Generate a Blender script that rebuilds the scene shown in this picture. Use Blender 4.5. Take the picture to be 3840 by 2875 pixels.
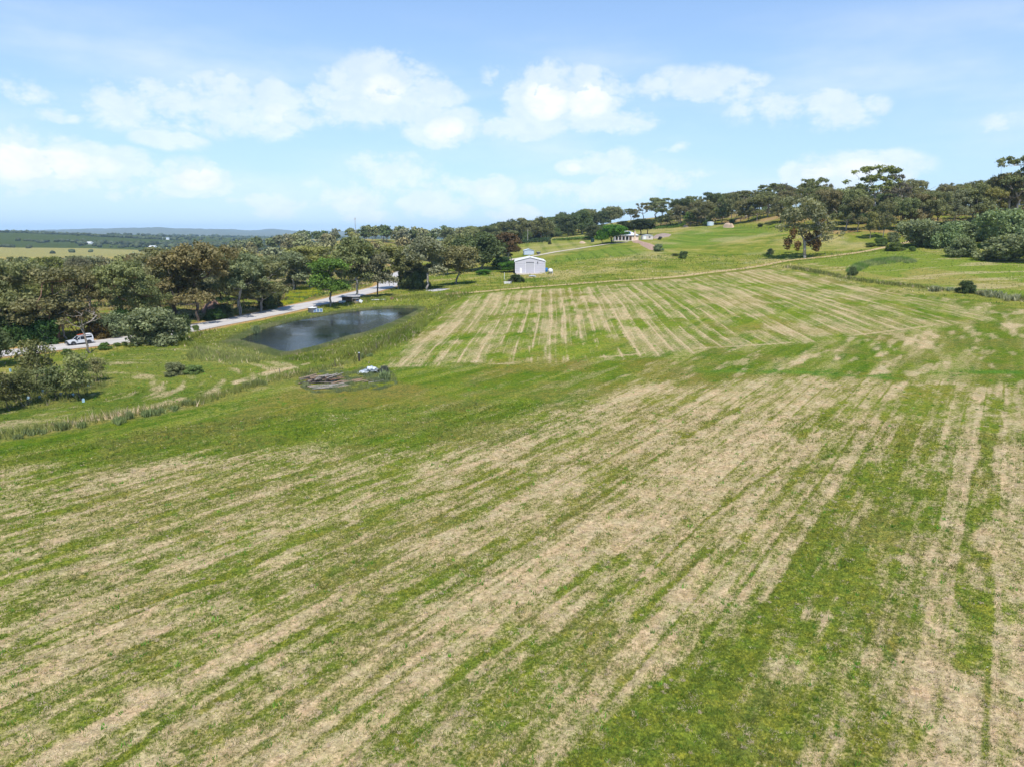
import bpy, bmesh, math, random
import numpy as np
from mathutils import Vector, Matrix
R = math.radians
GRID_N, GRID_K, HAZE = 600, 1.5, 6.5e-5
for o in list(bpy.data.objects): bpy.data.objects.remove(o)
SC = bpy.context.scene
COL = SC.collection
random.seed(7)

# ------------------------------------------------------------------ camera
F_PX = 2561.0; HORIZON = 876.0; CAM_H = 20.0          # photograph is 3840 x 2875
PITCH = math.atan((1437.5 - HORIZON) / F_PX)
cam = bpy.data.cameras.new('camera'); cam.sensor_width = 36; cam.lens = 36 * F_PX / 3840
cam.clip_start = 0.5; cam.clip_end = 60000
camo = bpy.data.objects.new('camera', cam); COL.objects.link(camo)
camo.location = (0, 0, CAM_H); camo.rotation_euler = (math.pi / 2 - PITCH, 0, 0)
SC.camera = camo

# ------------------------------------------------------------------ light
SUN_EL = 57.0
SUN_DIR = Vector((0.16 * math.cos(R(SUN_EL)), -0.987 * math.cos(R(SUN_EL)), math.sin(R(SUN_EL))))   # towards the sun
sun = bpy.data.lights.new('sun', 'SUN'); sun.energy = 4.6; sun.angle = R(0.5); sun.color = (1, 0.955, 0.88)
suno = bpy.data.objects.new('sun', sun); COL.objects.link(suno)
suno.rotation_euler = (-SUN_DIR).to_track_quat('-Z', 'Y').to_euler(); suno.location = (0, 0, 80)
SC.view_settings.view_transform = 'Standard'; SC.view_settings.look = 'None'
SC.view_settings.exposure = 0.24; SC.view_settings.gamma = 1.0; SC.view_settings.use_curve_mapping = False

# ------------------------------------------------------------------ node helpers
class NT:
    def __init__(s, tree): s.t = tree; s.n = tree.nodes; s.l = tree.links
    def new(s, typ, **kw):
        n = s.n.new(typ)
        for k, v in kw.items(): setattr(n, k, v)
        return n
    def set(s, sock, v):
        if hasattr(v, 'links') or isinstance(v, bpy.types.NodeSocket): s.l.new(v, sock)
        elif v is not None: sock.default_value = v
    def math(s, op, a, b=None, c=None, clamp=False):
        n = s.new('ShaderNodeMath', operation=op); n.use_clamp = clamp
        for i, v in enumerate((a, b, c)):
            if v is not None: s.set(n.inputs[i], v)
        return n.outputs[0]
    def vmath(s, op, a, b=None, scale=None):
        n = s.new('ShaderNodeVectorMath', operation=op)
        s.set(n.inputs[0], a)
        if b is not None: s.set(n.inputs[1], b)
        if scale is not None: s.set(n.inputs['Scale'], scale)
        return n.outputs['Value'] if op in ('LENGTH', 'DOT_PRODUCT', 'DISTANCE') else n.outputs[0]
    def noise(s, vec, scale, detail=4, rough=0.55, dist=0.0, out=0):
        n = s.new('ShaderNodeTexNoise'); s.set(n.inputs['Vector'], vec)
        n.inputs['Scale'].default_value = scale; n.inputs['Detail'].default_value = detail
        n.inputs['Roughness'].default_value = rough; n.inputs['Distortion'].default_value = dist
        return n.outputs[out]
    def ramp(s, v, a, b, lo=0.0, hi=1.0, smooth=True):
        n = s.new('ShaderNodeMapRange'); n.interpolation_type = 'SMOOTHSTEP' if smooth else 'LINEAR'
        s.set(n.inputs[0], v); s.set(n.inputs[1], a); s.set(n.inputs[2], b); s.set(n.inputs[3], lo); s.set(n.inputs[4], hi)
        return n.outputs[0]
    def mix(s, f, a, b, blend='MIX'):
        n = s.new('ShaderNodeMix', data_type='RGBA', blend_type=blend)
        s.set(n.inputs[0], f); s.set(n.inputs[6], a if not isinstance(a, tuple) else a + (1,) * (4 - len(a)))
        s.set(n.inputs[7], b if not isinstance(b, tuple) else b + (1,) * (4 - len(b)))
        return n.outputs[2]
    def attr(s, name, typ='GEOMETRY', out='Color'):
        n = s.new('ShaderNodeAttribute', attribute_name=name, attribute_type=typ); return n.outputs[out]
    def map(s, vec, scale=(1, 1, 1), rot=(0, 0, 0), loc=(0, 0, 0)):
        n = s.new('ShaderNodeMapping'); s.set(n.inputs[0], vec)
        n.inputs['Scale'].default_value = scale; n.inputs['Rotation'].default_value = rot; n.inputs['Location'].default_value = loc
        return n.outputs[0]

MATS = {}
def new_mat(name):
    m = bpy.data.materials.new(name); m.use_nodes = True
    t = NT(m.node_tree); bs = t.n['Principled BSDF']; MATS[name] = m
    return m, t, bs

# ------------------------------------------------------------------ world: sky and fair-weather cloud
w = bpy.data.worlds.new('World'); SC.world = w; w.use_nodes = True
t = NT(w.node_tree); bg = t.n['Background']; bg.inputs[1].default_value = 0.13
w.cycles.sampling_method = 'MANUAL'; w.cycles.sample_map_resolution = 256
sky = t.new('ShaderNodeTexSky', sky_type='NISHITA'); sky.sun_disc = False
sky.sun_elevation = R(SUN_EL); sky.sun_rotation = math.atan2(SUN_DIR.x, SUN_DIR.y)
sky.altitude = 0; sky.air_density = 1.0; sky.dust_density = 0.0; sky.ozone_density = 4.0
tc = t.new('ShaderNodeTexCoord'); sep = t.new('ShaderNodeSeparateXYZ'); t.l.new(tc.outputs['Generated'], sep.inputs[0])
az = t.math('ARCTAN2', sep.outputs[0], sep.outputs[1]); el = t.math('ARCSINE', sep.outputs[2])
azd = t.math('MULTIPLY', az, 57.29578); eld = t.math('MULTIPLY', el, 57.29578)
cmb = t.new('ShaderNodeCombineXYZ'); t.l.new(azd, cmb.inputs[0]); t.l.new(eld, cmb.inputs[1])
AE = cmb.outputs[0]
wob = t.noise(t.map(AE, (0.16, 0.26, 1)), 1.0, 3, 0.5, out=1)
AEw = t.vmath('ADD', AE, t.vmath('SCALE', t.vmath('SUBTRACT', wob, (0.5, 0.5, 0.5)), scale=1.6))
fb = t.noise(t.map(AEw, (0.17, 0.30, 1), loc=(3.1, 1.7, 0)), 1.0, 7, 0.58)
fb2 = t.noise(t.map(AEw, (0.55, 0.85, 1), loc=(8.0, 4.0, 0)), 1.0, 6, 0.62)
big = t.noise(t.map(AE, (0.035, 0.10, 1), loc=(0.4, 9.0, 0)), 1.0, 2, 0.5)
# cumulus heaps of the day: azimuth, elevation, half width, half height in degrees, weight
HEAPS_PX = [(50, 190, 90, 45, .5), (130, 243, 70, 25, .5), (240, 215, 90, 50, .66), (330, 225, 190, 90, .66), (480, 225, 150, 90, .66), (600, 240, 110, 80, .85), (740, 210, 110, 90, .8), (830, 190, 150, 100, .92), (920, 215, 120, 80, .8),
            (960, 280, 110, 70, 1.0), (1110, 285, 120, 35, .75), (1180, 215, 120, 95, 1.05), (1270, 215, 130, 90, 1.05), (1350, 250, 110, 50, .75), (1075, 165, 70, 50, .42), (1510, 190, 230, 65, .58), (1680, 240, 160, 60, .52), (1800, 235, 140, 60, .66),
            (40, 345, 110, 80, 1.15), (130, 350, 120, 70, 1.1), (220, 355, 120, 50, .9), (365, 303, 100, 30, .7), (430, 385, 110, 55, 1.05), (590, 440, 120, 40, .75), (765, 432, 110, 50, .85), (800, 470, 80, 30, .7), (940, 440, 130, 50, .8), (1050, 415, 110, 50, .85), (1110, 460, 90, 30, .75),
            (1235, 360, 50, 35, .9), (1320, 355, 160, 55, .62), (1280, 415, 230, 40, .75), (1440, 385, 150, 40, .62), (1450, 318, 65, 25, .65), (1770, 375, 100, 50, .9), (1860, 368, 150, 60, .95), (2180, 270, 80, 60, .42)]
def sky_dir(px, py):
    xc = (px * 1.736 - 1920) / F_PX; yc = -(py * 1.736 - 1437.5) / F_PX; d = Vector((xc, math.cos(PITCH) + yc * math.sin(PITCH), -math.sin(PITCH) + yc * math.cos(PITCH))).normalized()
    return math.degrees(math.atan2(d.x, d.y)), math.degrees(math.asin(d.z))
HEAPS = [sky_dir(px, py) + (w_ * .0232, h_ * .0222, wt) for px, py, w_, h_, wt in HEAPS_PX]
acc = None
for a0, e0, wa, we, wt in HEAPS:
    d = t.vmath('LENGTH', t.map(AEw, (1 / wa, 1 / we, 0), loc=(-a0 / wa, -e0 / we, 0)))
    v = t.math('MULTIPLY', t.ramp(d, 1.85, 0.15), wt)
    acc = v if acc is None else t.math('MAXIMUM', acc, v)
band = t.math('MULTIPLY', t.ramp(eld, 0.2, 4.0), t.ramp(eld, 17, 11))
drift = t.math('MULTIPLY', t.math('MULTIPLY', t.ramp(big, 0.5, 0.75), band), 0.62)        # the same kind of cloud all round the horizon
cov = t.math('MAXIMUM', acc, drift)
vo = t.new('ShaderNodeTexVoronoi', feature='SMOOTH_F1', voronoi_dimensions='2D'); t.l.new(t.map(AEw, (0.42, 0.62, 1)), vo.inputs['Vector']); vo.inputs['Scale'].default_value = 1.0; vo.inputs['Detail'].default_value = 3.0; vo.inputs['Roughness'].default_value = .6; vo.inputs['Lacunarity'].default_value = 2.3; vo.inputs['Smoothness'].default_value = .25; vo.normalize = True
puff = t.math('MULTIPLY', t.math('SUBTRACT', 0.36, vo.outputs['Distance']), 1.5)
den = t.math('ADD', t.math('ADD', cov, puff), t.math('MULTIPLY', t.math('SUBTRACT', fb, 0.5), 1.3))
soft = t.math('MULTIPLY', t.ramp(den, 0.15, 0.75), t.ramp(cov, 0.08, 0.4))
hard = t.math('MULTIPLY', t.ramp(t.math('ADD', den, t.math('MULTIPLY', t.math('SUBTRACT', fb2, 0.5), .7)), 0.64, 0.85), t.ramp(cov, 0.45, 1.05, 0.0, 0.92))
veil = t.math('MULTIPLY', t.math('MULTIPLY', t.ramp(t.noise(t.map(AE, (0.05, 0.22, 1)), 1.0, 5, 0.5), 0.40, 0.75), band), 0.40)
mask = t.math('MAXIMUM', t.math('MAXIMUM', t.math('MULTIPLY', soft, 0.52), hard), veil, clamp=True)
mask = t.math('MULTIPLY', mask, t.ramp(sep.outputs[2], 0.0, 0.02))
skyc = t.mix(1.0, sky.outputs[0], (.80, 1.06, 1.24), 'MULTIPLY')
hz_ = t.math('POWER', t.math('SUBTRACT', 1.0, t.ramp(sep.outputs[2], 0.0, 0.85, smooth=False)), 2.2)
skyc = t.mix(t.math('MULTIPLY', hz_, .80), skyc, (4.3, 5.4, 7.0))      # pale moist air towards the horizon
cl = t.mix(t.ramp(fb2, 0.35, 0.65), (6.5, 6.85, 7.25), (7.4, 7.5, 7.6))
t.l.new(t.mix(mask, skyc, cl), bg.inputs[0])

# ------------------------------------------------------------------ noise in numpy
def _hash(ix, iy, s):
    n = (ix.astype(np.int64) * 374761393 + iy.astype(np.int64) * 668265263 + s * 1274126177) & 0xffffffff
    n = ((n ^ (n >> 13)) * 1274126177) & 0xffffffff
    n = n ^ (n >> 16)
    return (n & 0xffff).astype(np.float32) / 65535.0
def vnoise(x, y, s=0):
    ix = np.floor(x); iy = np.floor(y); fx = (x - ix).astype(np.float32); fy = (y - iy).astype(np.float32)
    fx = fx * fx * (3 - 2 * fx); fy = fy * fy * (3 - 2 * fy)
    a = _hash(ix, iy, s); b = _hash(ix + 1, iy, s); c = _hash(ix, iy + 1, s); d = _hash(ix + 1, iy + 1, s)
    return (a + (b - a) * fx) * (1 - fy) + (c + (d - c) * fx) * fy
def fbm(x, y, s=0, oct=4, rough=0.5):
    v = 0; a = 1; tot = 0
    for k in range(oct):
        v = v + a * vnoise(x * 2**k + 17.3 * k, y * 2**k - 9.1 * k, s + k); tot += a; a *= rough
    return v / tot
def sst(x, a, b):
    k = np.clip((x - a) / (b - a), 0, 1); return k * k * (3 - 2 * k)

# ------------------------------------------------------------------ terrain
def ray(px, py):
    xc = (px - 1920) / F_PX; yc = -(py - 1437.5) / F_PX
    return np.array([xc, math.cos(PITCH) + yc * math.sin(PITCH), -math.sin(PITCH) + yc * math.cos(PITCH)])
def at_z(px, py, z):
    d = ray(px, py); k = (z - CAM_H) / d[2]; return np.array([d[0] * k, d[1] * k, z])
def at_d(px, py, depth):
    d = ray(px, py); k = depth / d[1]; return np.array([d[0] * k, d[1] * k, CAM_H + d[2] * k])
CP = []
for px in (-600, 0, 1920, 3840, 4400): CP.append(at_z(px, 2875, 0.0))
for px, py, z in [(0, 2000, 0), (1920, 2000, 0), (3840, 2000, .3), (0, 1720, -.4), (960, 1700, -.1), (1920, 1650, 0), (2900, 1650, .2), (3840, 1650, .8), (4300, 1650, 1.2),
                  (0, 1520, -.9), (600, 1480, -.6), (1260, 1430, -.2), (2000, 1400, .2), (2800, 1350, 1.0), (3840, 1350, 1.6),
                  (0, 1325, -.8), (-500, 1360, -1), (300, 1300, -.8), (666, 1241, -.7), (1011, 1174, -.6), (1233, 1130, -.4), (1453, 1070, 0), (1150, 1300, -.6), (1500, 1230, .1), (1600, 1150, .6),
                  (1800, 1097, 2.6), (2123, 1076, 3.6), (2600, 1038, 5.1), (2863, 1003, 6.7), (3166, 1060, 5.05), (3409, 1103, 4.3), (3742, 1197, 3.0), (2000, 1200, 1.5), (2600, 1200, 1.95), (3200, 1200, 2.55), (2400, 1110, 3.6), (2800, 1090, 4.4), (3840, 1140, 4.0), (4300, 1160, 5),
                  (1700, 1060, 2.0)]: CP.append(at_z(px, py, z))
for px, py, d in [(1988, 1027, 285), (1809, 1013, 300), (2000, 960, 352), (2080, 935, 400), (2360, 900, 407), (2230, 930, 375), (1950, 910, 490), (2200, 880, 560),
                  (3000, 972, 275), (2700, 1010, 262), (2450, 970, 305), (2700, 930, 345), (2700, 885, 425), (2665, 845, 520), (2480, 855, 520),
                  (2900, 812, 430), (2950, 880, 365), (3100, 862, 355), (3300, 900, 320), (3500, 880, 330), (3840, 820, 350), (3500, 935, 275), (3840, 985, 240), (3250, 1010, 242), (3500, 1000, 236), (3200, 940, 300), (4300, 960, 255),
                  (4300, 800, 360), (1560, 1010, 360), (1330, 985, 430), (1000, 1090, 250), (600, 1100, 220), (200, 1150, 190), (-400, 1200, 170)]: CP.append(at_d(px, py, d))
for x, y, z in [(310, 420, 33), (380, 560, 40), (190, 640, 38), (110, 760, 32), (150, 520, 34), (60, 640, 21), (480, 380, 38), (500, 800, 50), (250, 1200, 40), (-15, 620, 12), (40, 900, 14),
                (-170, 330, -4), (-250, 420, -9), (-300, 260, -6), (-100, 420, -3), (-60, 560, 2), (-320, 600, -12), (-160, 700, 15), (-230, 760, 6), (-90, 740, 12), (-120, 900, 6), (0, 1400, 2),
                (-700, 950, -13), (-500, 1300, -14), (-900, 1400, -14), (-1000, 2600, -8), (-1900, 2500, 26), (-1500, 2400, 14), (-600, 3000, -14), (0, 3000, -10), (900, 2600, 10), (2500, 3000, 30),
                (-2500, 7000, -30), (0, 7000, -34), (4000, 7000, -20), (-9000, 11000, -40), (0, 16000, -60), (9000, 12000, -50), (-15000, 15000, -60), (15000, 15000, -60),
                (0, 3, 0), (0, -12, 0), (15, -5, 0), (-15, -5, 0), (0, -60, 0), (80, -60, 3), (-80, -60, -1), (100, 10, 4), (-100, 10, -1.2), (0, -500, 0), (500, -300, 15), (-500, -300, -10), (600, 100, 28), (-600, 200, -12),
                (0, -5000, 0), (5000, 0, 20), (-5000, 0, -20), (0, -16000, 0), (16000, 0, 0), (-16000, 0, -40)]: CP.append(np.array([x, y, z], float))
CP = np.array(CP)
def polar(x, y):
    r = np.sqrt(x * x + y * y) + 6.0; a = np.arctan2(x, y)
    return np.stack([np.sin(a) * 1.6, np.cos(a) * 0.9, np.log(r)], -1)
def _ker(d2): return np.sqrt(d2 + 0.018)
_P = polar(CP[:, 0], CP[:, 1]); _n = len(_P)
_K = -_ker(((_P[:, None] - _P[None]) ** 2).sum(-1)) + np.eye(_n) * 0.010
_A = np.zeros((_n + 4, _n + 4)); _A[:_n, :_n] = _K; _A[:_n, _n] = 1; _A[:_n, _n + 1:] = _P; _A[_n, :_n] = 1; _A[_n + 1:, :_n] = _P.T
_W = np.linalg.solve(_A, np.concatenate([CP[:, 2], np.zeros(4)]))
def base_z(x, y):
    x = np.atleast_1d(np.asarray(x, float)); y = np.atleast_1d(np.asarray(y, float)); out = np.empty(len(x))
    for i in range(0, len(x), 20000):
        q = polar(x[i:i+20000], y[i:i+20000]); d2 = np.zeros((len(q), _n))
        for k in range(3): d2 += (q[:, k:k+1] - _P[None, :, k]) ** 2
        out[i:i+20000] = -_ker(d2) @ _W[:_n] + _W[_n] + q @ _W[_n+1:]
    return out
def dist_poly(x, y, P, closed=True):
    """distance to a polyline and, when closed, the inside mask"""
    d = np.full(x.shape, 1e9); ins = np.zeros(x.shape, bool); n = len(P)
    for i in range(n if closed else n - 1):
        ax, ay = P[i][0], P[i][1]; bx, by = P[(i + 1) % n][0], P[(i + 1) % n][1]
        ex, ey = bx - ax, by - ay; L = ex * ex + ey * ey + 1e-9
        k = np.clip(((x - ax) * ex + (y - ay) * ey) / L, 0, 1)
        d = np.minimum(d, np.hypot(x - ax - k * ex, y - ay - k * ey))
        if closed:
            c = ((ay > y) != (by > y)); xi = ax + (y - ay) * ex / (ey if abs(ey) > 1e-9 else 1e-9)
            ins ^= c & (x < xi)
    return d, ins
def smooth_line(P, n=8):
    P = np.array(P, float); out = []
    for i in range(len(P) - 1):
        p0 = P[max(i - 1, 0)]; p1 = P[i]; p2 = P[i + 1]; p3 = P[min(i + 2, len(P) - 1)]
        for k in range(n):
            s = k / n
            out.append(0.5 * (2 * p1 + (p2 - p0) * s + (2 * p0 - 5 * p1 + 4 * p2 - p3) * s * s + (3 * p1 - p0 - 3 * p2 + p3) * s ** 3))
    out.append(P[-1]); return np.array(out)
WATER_Z = -1.15
POND_PX = [(893, 1278), (948, 1254), (1011, 1228), (1106, 1203), (1233, 1181), (1295, 1171), (1402, 1160), (1485, 1156), (1567, 1159), (1560, 1171), (1516, 1193), (1475, 1211), (1421, 1231), (1374, 1249), (1304, 1266), (1232, 1290), (1200, 1301), (1154, 1311), (1081, 1326), (1027, 1317), (995, 1304), (930, 1288)]
POND = np.array([at_z(px, py, WATER_Z)[:2] for px, py in POND_PX])
POND = smooth_line(np.vstack([POND, POND[:1]]), 4)[:-1]
ROAD_PX = [(-900, 1378), (-420, 1352), (19, 1322), (190, 1303), (380, 1284), (506, 1268), (666, 1242), (758, 1224), (885, 1201), (1011, 1175), (1138, 1147), (1233, 1128), (1295, 1112), (1390, 1089), (1453, 1070)]
ROAD = [at_z(px, py, -.7 + .7 * max(0, (i - 8) / 6)) for i, (px, py) in enumerate(ROAD_PX)]
ROAD += [np.array([-57.0, 318, .4]), np.array([-55.0, 350, 1]), np.array([-70.0, 420, 0])]
ROAD = smooth_line([p[:2] for p in ROAD], 8)
def road_dist(x, y):
    d = np.full(x.shape, 1e9); m = (x < 0) & (y > 20) & (y < 460) & (x > -400)
    if m.any(): d[m] = dist_poly(x[m], y[m], ROAD, False)[0]
    return d
def terr(x, y):
    x = np.atleast_1d(np.asarray(x, float)); y = np.atleast_1d(np.asarray(y, float)); z = base_z(x, y)
    r = np.hypot(x, y)
    z = z + (fbm(x / 26, y / 26, 50, 3) - .5) * 0.5 * sst(r, 30, 120) + (fbm(x / 160, y / 160, 55, 3) - .5) * 8 * sst(r, 700, 1600) + (fbm(x / 900, y / 900, 58, 4) - .5) * 26 * sst(r, 1800, 5000)
    z = z + (fbm(x / 2.3, y / 2.3, 61, 3) - .5) * 0.16 * (1 - sst(r, 250, 500))
    m = (r < 130) & (y > 5)
    if m.any():                                                            # windrows and wheel marks of the mower
        u = x[m] * .581 + y[m] * .814; v = x[m] * .814 - y[m] * .581
        z[m] += ((fbm(u / 9, v / .55, 63, 3) - .5) * .16 + (fbm(x[m] / .5, y[m] / .5, 65, 2) - .5) * .07) * (1 - sst(r[m], 80, 130))
    # far range of hills
    a = np.degrees(np.arctan2(x, y))
    ridge = np.clip(.5 + (fbm(a / 6.0 + 40, r / 4000, 77, 6, .55) - .5) * 2.4, 0, 1.3)
    z = z + 150 * sst(r, 8500, 13500) * (0.42 + 0.55 * ridge) * (sst(a, -40, -30) * (1 - sst(a, -13.5, -10)) + 0.62 * sst(a, -14, -5) + .3 + 0 * a) * (1 - .3 * sst(r, 13500, 15500))
    # pond basin
    m = (x > -90) & (x < 5) & (y > 85) & (y < 230)
    if m.any():
        d, ins = dist_poly(x[m], y[m], POND); zz = z[m]
        bank = WATER_Z + 0.02 + (zz - WATER_Z - 0.02) * sst(d, 0, 13)
        z[m] = np.where(ins, WATER_Z + 0.02 - np.minimum(d * 0.35, 1.6), bank)
    rd = road_dist(x, y); m = rd < 9
    if m.any():
        k = sst(rd[m], 4.2, 9); z[m] = z[m] * k + (road_z(x[m], y[m]) - .05) * (1 - k)
    return z
_rz = base_z(ROAD[:, 0], ROAD[:, 1]); _rz = np.convolve(np.pad(_rz, 8, mode='edge'), np.ones(17) / 17, 'valid')
def road_z(x, y):
    i = np.argmin((x[:, None] - ROAD[None, :, 0]) ** 2 + (y[:, None] - ROAD[None, :, 1]) ** 2, axis=1); return _rz[i]
def tz(x, y): return float(terr(np.array([x]), np.array([y]))[0])
def gp(px, py, rmax=3000):
    """where the view ray of a photo pixel meets the ground"""
    d = ray(px, py); k = np.concatenate([np.linspace(15, 500, 1500), np.linspace(501, rmax, 1500)])
    X = d[0] * k; Y = d[1] * k; Z = CAM_H + d[2] * k; g = Z - terr(X, Y)
    h = np.where(g < 0)[0]
    if len(h) == 0: return np.array([X[-1], Y[-1], float(terr(X[-1:], Y[-1:])[0])])
    i = h[0]
    if i == 0: return np.array([X[0], Y[0], float(Z[0])])
    s = g[i-1] / (g[i-1] - g[i]); kk = k[i-1] + s * (k[i] - k[i-1])
    return np.array([d[0] * kk, d[1] * kk, tz(d[0] * kk, d[1] * kk)])
def gpoly(pts): return np.array([gp(*p)[:2] for p in pts])
# ------------------------------------------------------------------ what grows where
def zone(x, y, P, soft=1.0, noise=None):
    out = np.zeros(x.shape); b = P.min(0) - soft * 3 - 6; c = P.max(0) + soft * 3 + 6
    m = (x > b[0]) & (x < c[0]) & (y > b[1]) & (y < c[1])
    if m.any():
        d, ins = dist_poly(x[m], y[m], P); s = np.where(ins, d, -d)
        if noise is not None: s = s + noise[m]
        out[m] = sst(s, -soft, soft)
    return out
def strip(x, y, P, wid, soft=0.5, noise=None):
    out = np.zeros(x.shape); b = P.min(0) - wid - soft - 4; c = P.max(0) + wid + soft + 4
    m = (x > b[0]) & (x < c[0]) & (y > b[1]) & (y < c[1])
    if m.any():
        d, _ = dist_poly(x[m], y[m], P, False)
        if noise is not None: d = d + noise[m]
        out[m] = 1 - sst(d, wid - soft, wid + soft)
    return out
def pline(pts, n=4): return smooth_line(gpoly(pts), n)
PAD_L = [(-900, 1745), (0, 1650), (400, 1582), (760, 1518), (1000, 1440), (1250, 1388), (1420, 1368), (1560, 1268), (1690, 1138), (1790, 1099)]
PAD_R = [(2870, 1002), (3166, 1056), (3409, 1099), (3700, 1137), (3840, 1160), (4600, 1235)]
TRACK_PX = [(1690, 1105), (1800, 1094), (2123, 1068), (2450, 1045), (2600, 1030), (2900, 988), (3050, 968), (3200, 950), (3330, 925), (3420, 905)]
PAD = np.vstack([gpoly(PAD_L + [(2123, 1074), (2600, 1036)] + PAD_R), [[90, -60], [-90, -60]]])
NEAR = np.vstack([gpoly([(-700, 1790), (0, 1750), (411, 1753), (705, 1706), (1000, 1700), (1300, 1690), (1711, 1665), (1888, 1629), (2005, 1547), (2182, 1518), (2400, 1440), (3100, 1418), (4400, 1445)]), [[80, -60], [-80, -60]]])
MID = gpoly([(1425, 1376), (1711, 1136), (1794, 1100), (2123, 1080), (2600, 1041), (2863, 1006), (3166, 1064), (3409, 1108), (3620, 1150), (3742, 1197), (3409, 1240), (2924, 1292), (2682, 1305), (2560, 1330), (2152, 1349), (1770, 1366)])
LOWER = gpoly([(-600, 1700), (0, 1610), (400, 1545), (760, 1490), (1100, 1395), (1240, 1365), (1000, 1350), (820, 1345), (700, 1300), (560, 1290), (320, 1345), (0, 1420), (-500, 1440)])
PATCH_L = gpoly([(-500, 1520), (0, 1540), (150, 1530), (330, 1500), (440, 1440), (420, 1395), (300, 1410), (0, 1410), (-500, 1450)])
PATCH2 = gpoly([(690, 1345), (720, 1312), (800, 1290), (900, 1292), (1000, 1325), (1060, 1345), (960, 1362), (820, 1360)])
HILL1 = gpoly([(2020, 985), (2080, 968), (2200, 945), (2320, 925), (2400, 938), (2440, 950), (2410, 958), (2300, 965), (2180, 975), (2060, 990)])
HILL2 = gpoly([(2440, 932), (2490, 905), (2560, 870), (2640, 852), (2760, 852), (2900, 868), (2930, 872), (2760, 900), (2600, 925), (2480, 935)])
VINES = gpoly([(1960, 950), (1960, 915), (2060, 905), (2200, 900), (2260, 915), (2200, 935), (2080, 948)])
WOOD_R = gpoly([(2440, 850), (2700, 838), (2900, 835), (3000, 860), (3100, 875), (3300, 897), (3420, 905), (3840, 900), (4500, 880)]); WOOD_R = np.vstack([WOOD_R, [[420, 330], [420, 800], [100, 800]]])
RIGHTF = np.vstack([gpoly([(2990, 985), (3200, 955), (3340, 935), (3500, 940), (3840, 985), (4400, 990), (4600, 1200), (3900, 1120), (3700, 1105), (3400, 1065), (3150, 1030)])])
STRIPS_G = [([(165, 2070), (529, 1958), (793, 1864), (1080, 1785), (1300, 1722), (1500, 1650)], .42), ([(0, 1955), (220, 1920), (420, 1860)], .45), ([(529, 2276), (881, 2146), (1080, 2050), (1300, 1960)], .26),
            ([(1300, 1990), (1520, 1880), (1711, 1829), (1800, 1795)], .30), ([(1350, 2230), (1535, 2211), (1800, 2064), (1900, 2020)], .22), ([(2380, 2320), (2480, 2220), (2660, 2060)], .33), ([(2040, 2280), (2200, 2150), (2330, 2080)], .25),
            ([(1480, 2700), (1800, 2470), (2010, 2330)], .22), ([(0, 2190), (140, 2140), (330, 2080)], .3), ([(2560, 1640), (2700, 1570), (2850, 1480)], .45), ([(2600, 1990), (2800, 1830), (2960, 1720)], .22), ([(3000, 1640), (3080, 1570), (3160, 1510)], .4),
            ([(3640, 2500), (3657, 2088), (3686, 1794), (3715, 1559), (3725, 1480)], .85), ([(400, 2900), (700, 2650), (1000, 2450), (1250, 2310)], .2)]
BAND = gpoly([(2150, 2875), (2500, 2560), (2863, 2299), (3040, 1988), (3186, 1806), (3304, 1723), (3350, 1640), (3392, 1529), (3400, 1450), (3600, 1440), (3551, 1559), (3490, 1723), (3510, 1829), (3430, 2088), (3320, 2299), (3260, 2500), (3230, 2875)])
DRY_BLOBS = [((2960, 2520), 1.3), ((3060, 2310), .9), ((3380, 2090), .5)]
DRAIN_L = pline([(-700, 1700), (0, 1640), (400, 1570), (760, 1508), (960, 1450), (1120, 1405)]); DRAIN_R = pline([(2960, 1003), (3200, 1048), (3500, 1083), (3640, 1092), (3840, 1128), (4300, 1170)])
FENCE_POND = pline([(1120, 1405), (1260, 1372), (1345, 1348), (1412, 1300), (1460, 1272), (1530, 1225), (1600, 1170), (1690, 1115)])
TRACK = pline(TRACK_PX); TRACK2 = pline([(1500, 1372), (1770, 1366), (2152, 1348), (2450, 1322), (2682, 1302), (2924, 1288), (3250, 1252), (3600, 1205), (3720, 1190)])
TRACK3 = pline([(0, 1620), (300, 1580), (520, 1545), (800, 1455), (1060, 1385), (1180, 1362)])
mA, mB = gp(2123, 1090), gp(2164, 1325)
for q in ((2123, 1090, 2164, 1325), (1720, 1150, 1480, 1340), (2370, 1060, 2590, 1195), (2954, 1091, 3257, 1170), (2740, 1100, 2900, 1180)): a_ = gp(q[0], q[1]) - gp(q[2], q[3]); print('ROWDIR', q, round(math.degrees(math.atan2(a_[0], a_[1])), 1)); MDIR = (mA - mB)[:2] / np.hypot(*(mA - mB)[:2]); NDIR = np.array([math.sin(R(35.5)), math.cos(R(35.5))])
H1D = (gp(2130, 960) - gp(2150, 985))[:2]; H1D /= np.hypot(*H1D); H2D = (gp(2560, 893) - gp(2760, 905))[:2]; H2D /= np.hypot(*H2D)
def uv(x, y, D): return x * D[0] + y * D[1], x * D[1] - y * D[0]
_strw = [(pline(p, 3), w_) for p, w_ in STRIPS_G]
_blob = [(gp(*p), r_) for p, r_ in DRY_BLOBS]
ROWS = {}
def lerp3(T, c, k):
    for i in range(3): T[:, i] += (c[i] - T[:, i]) * k
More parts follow.
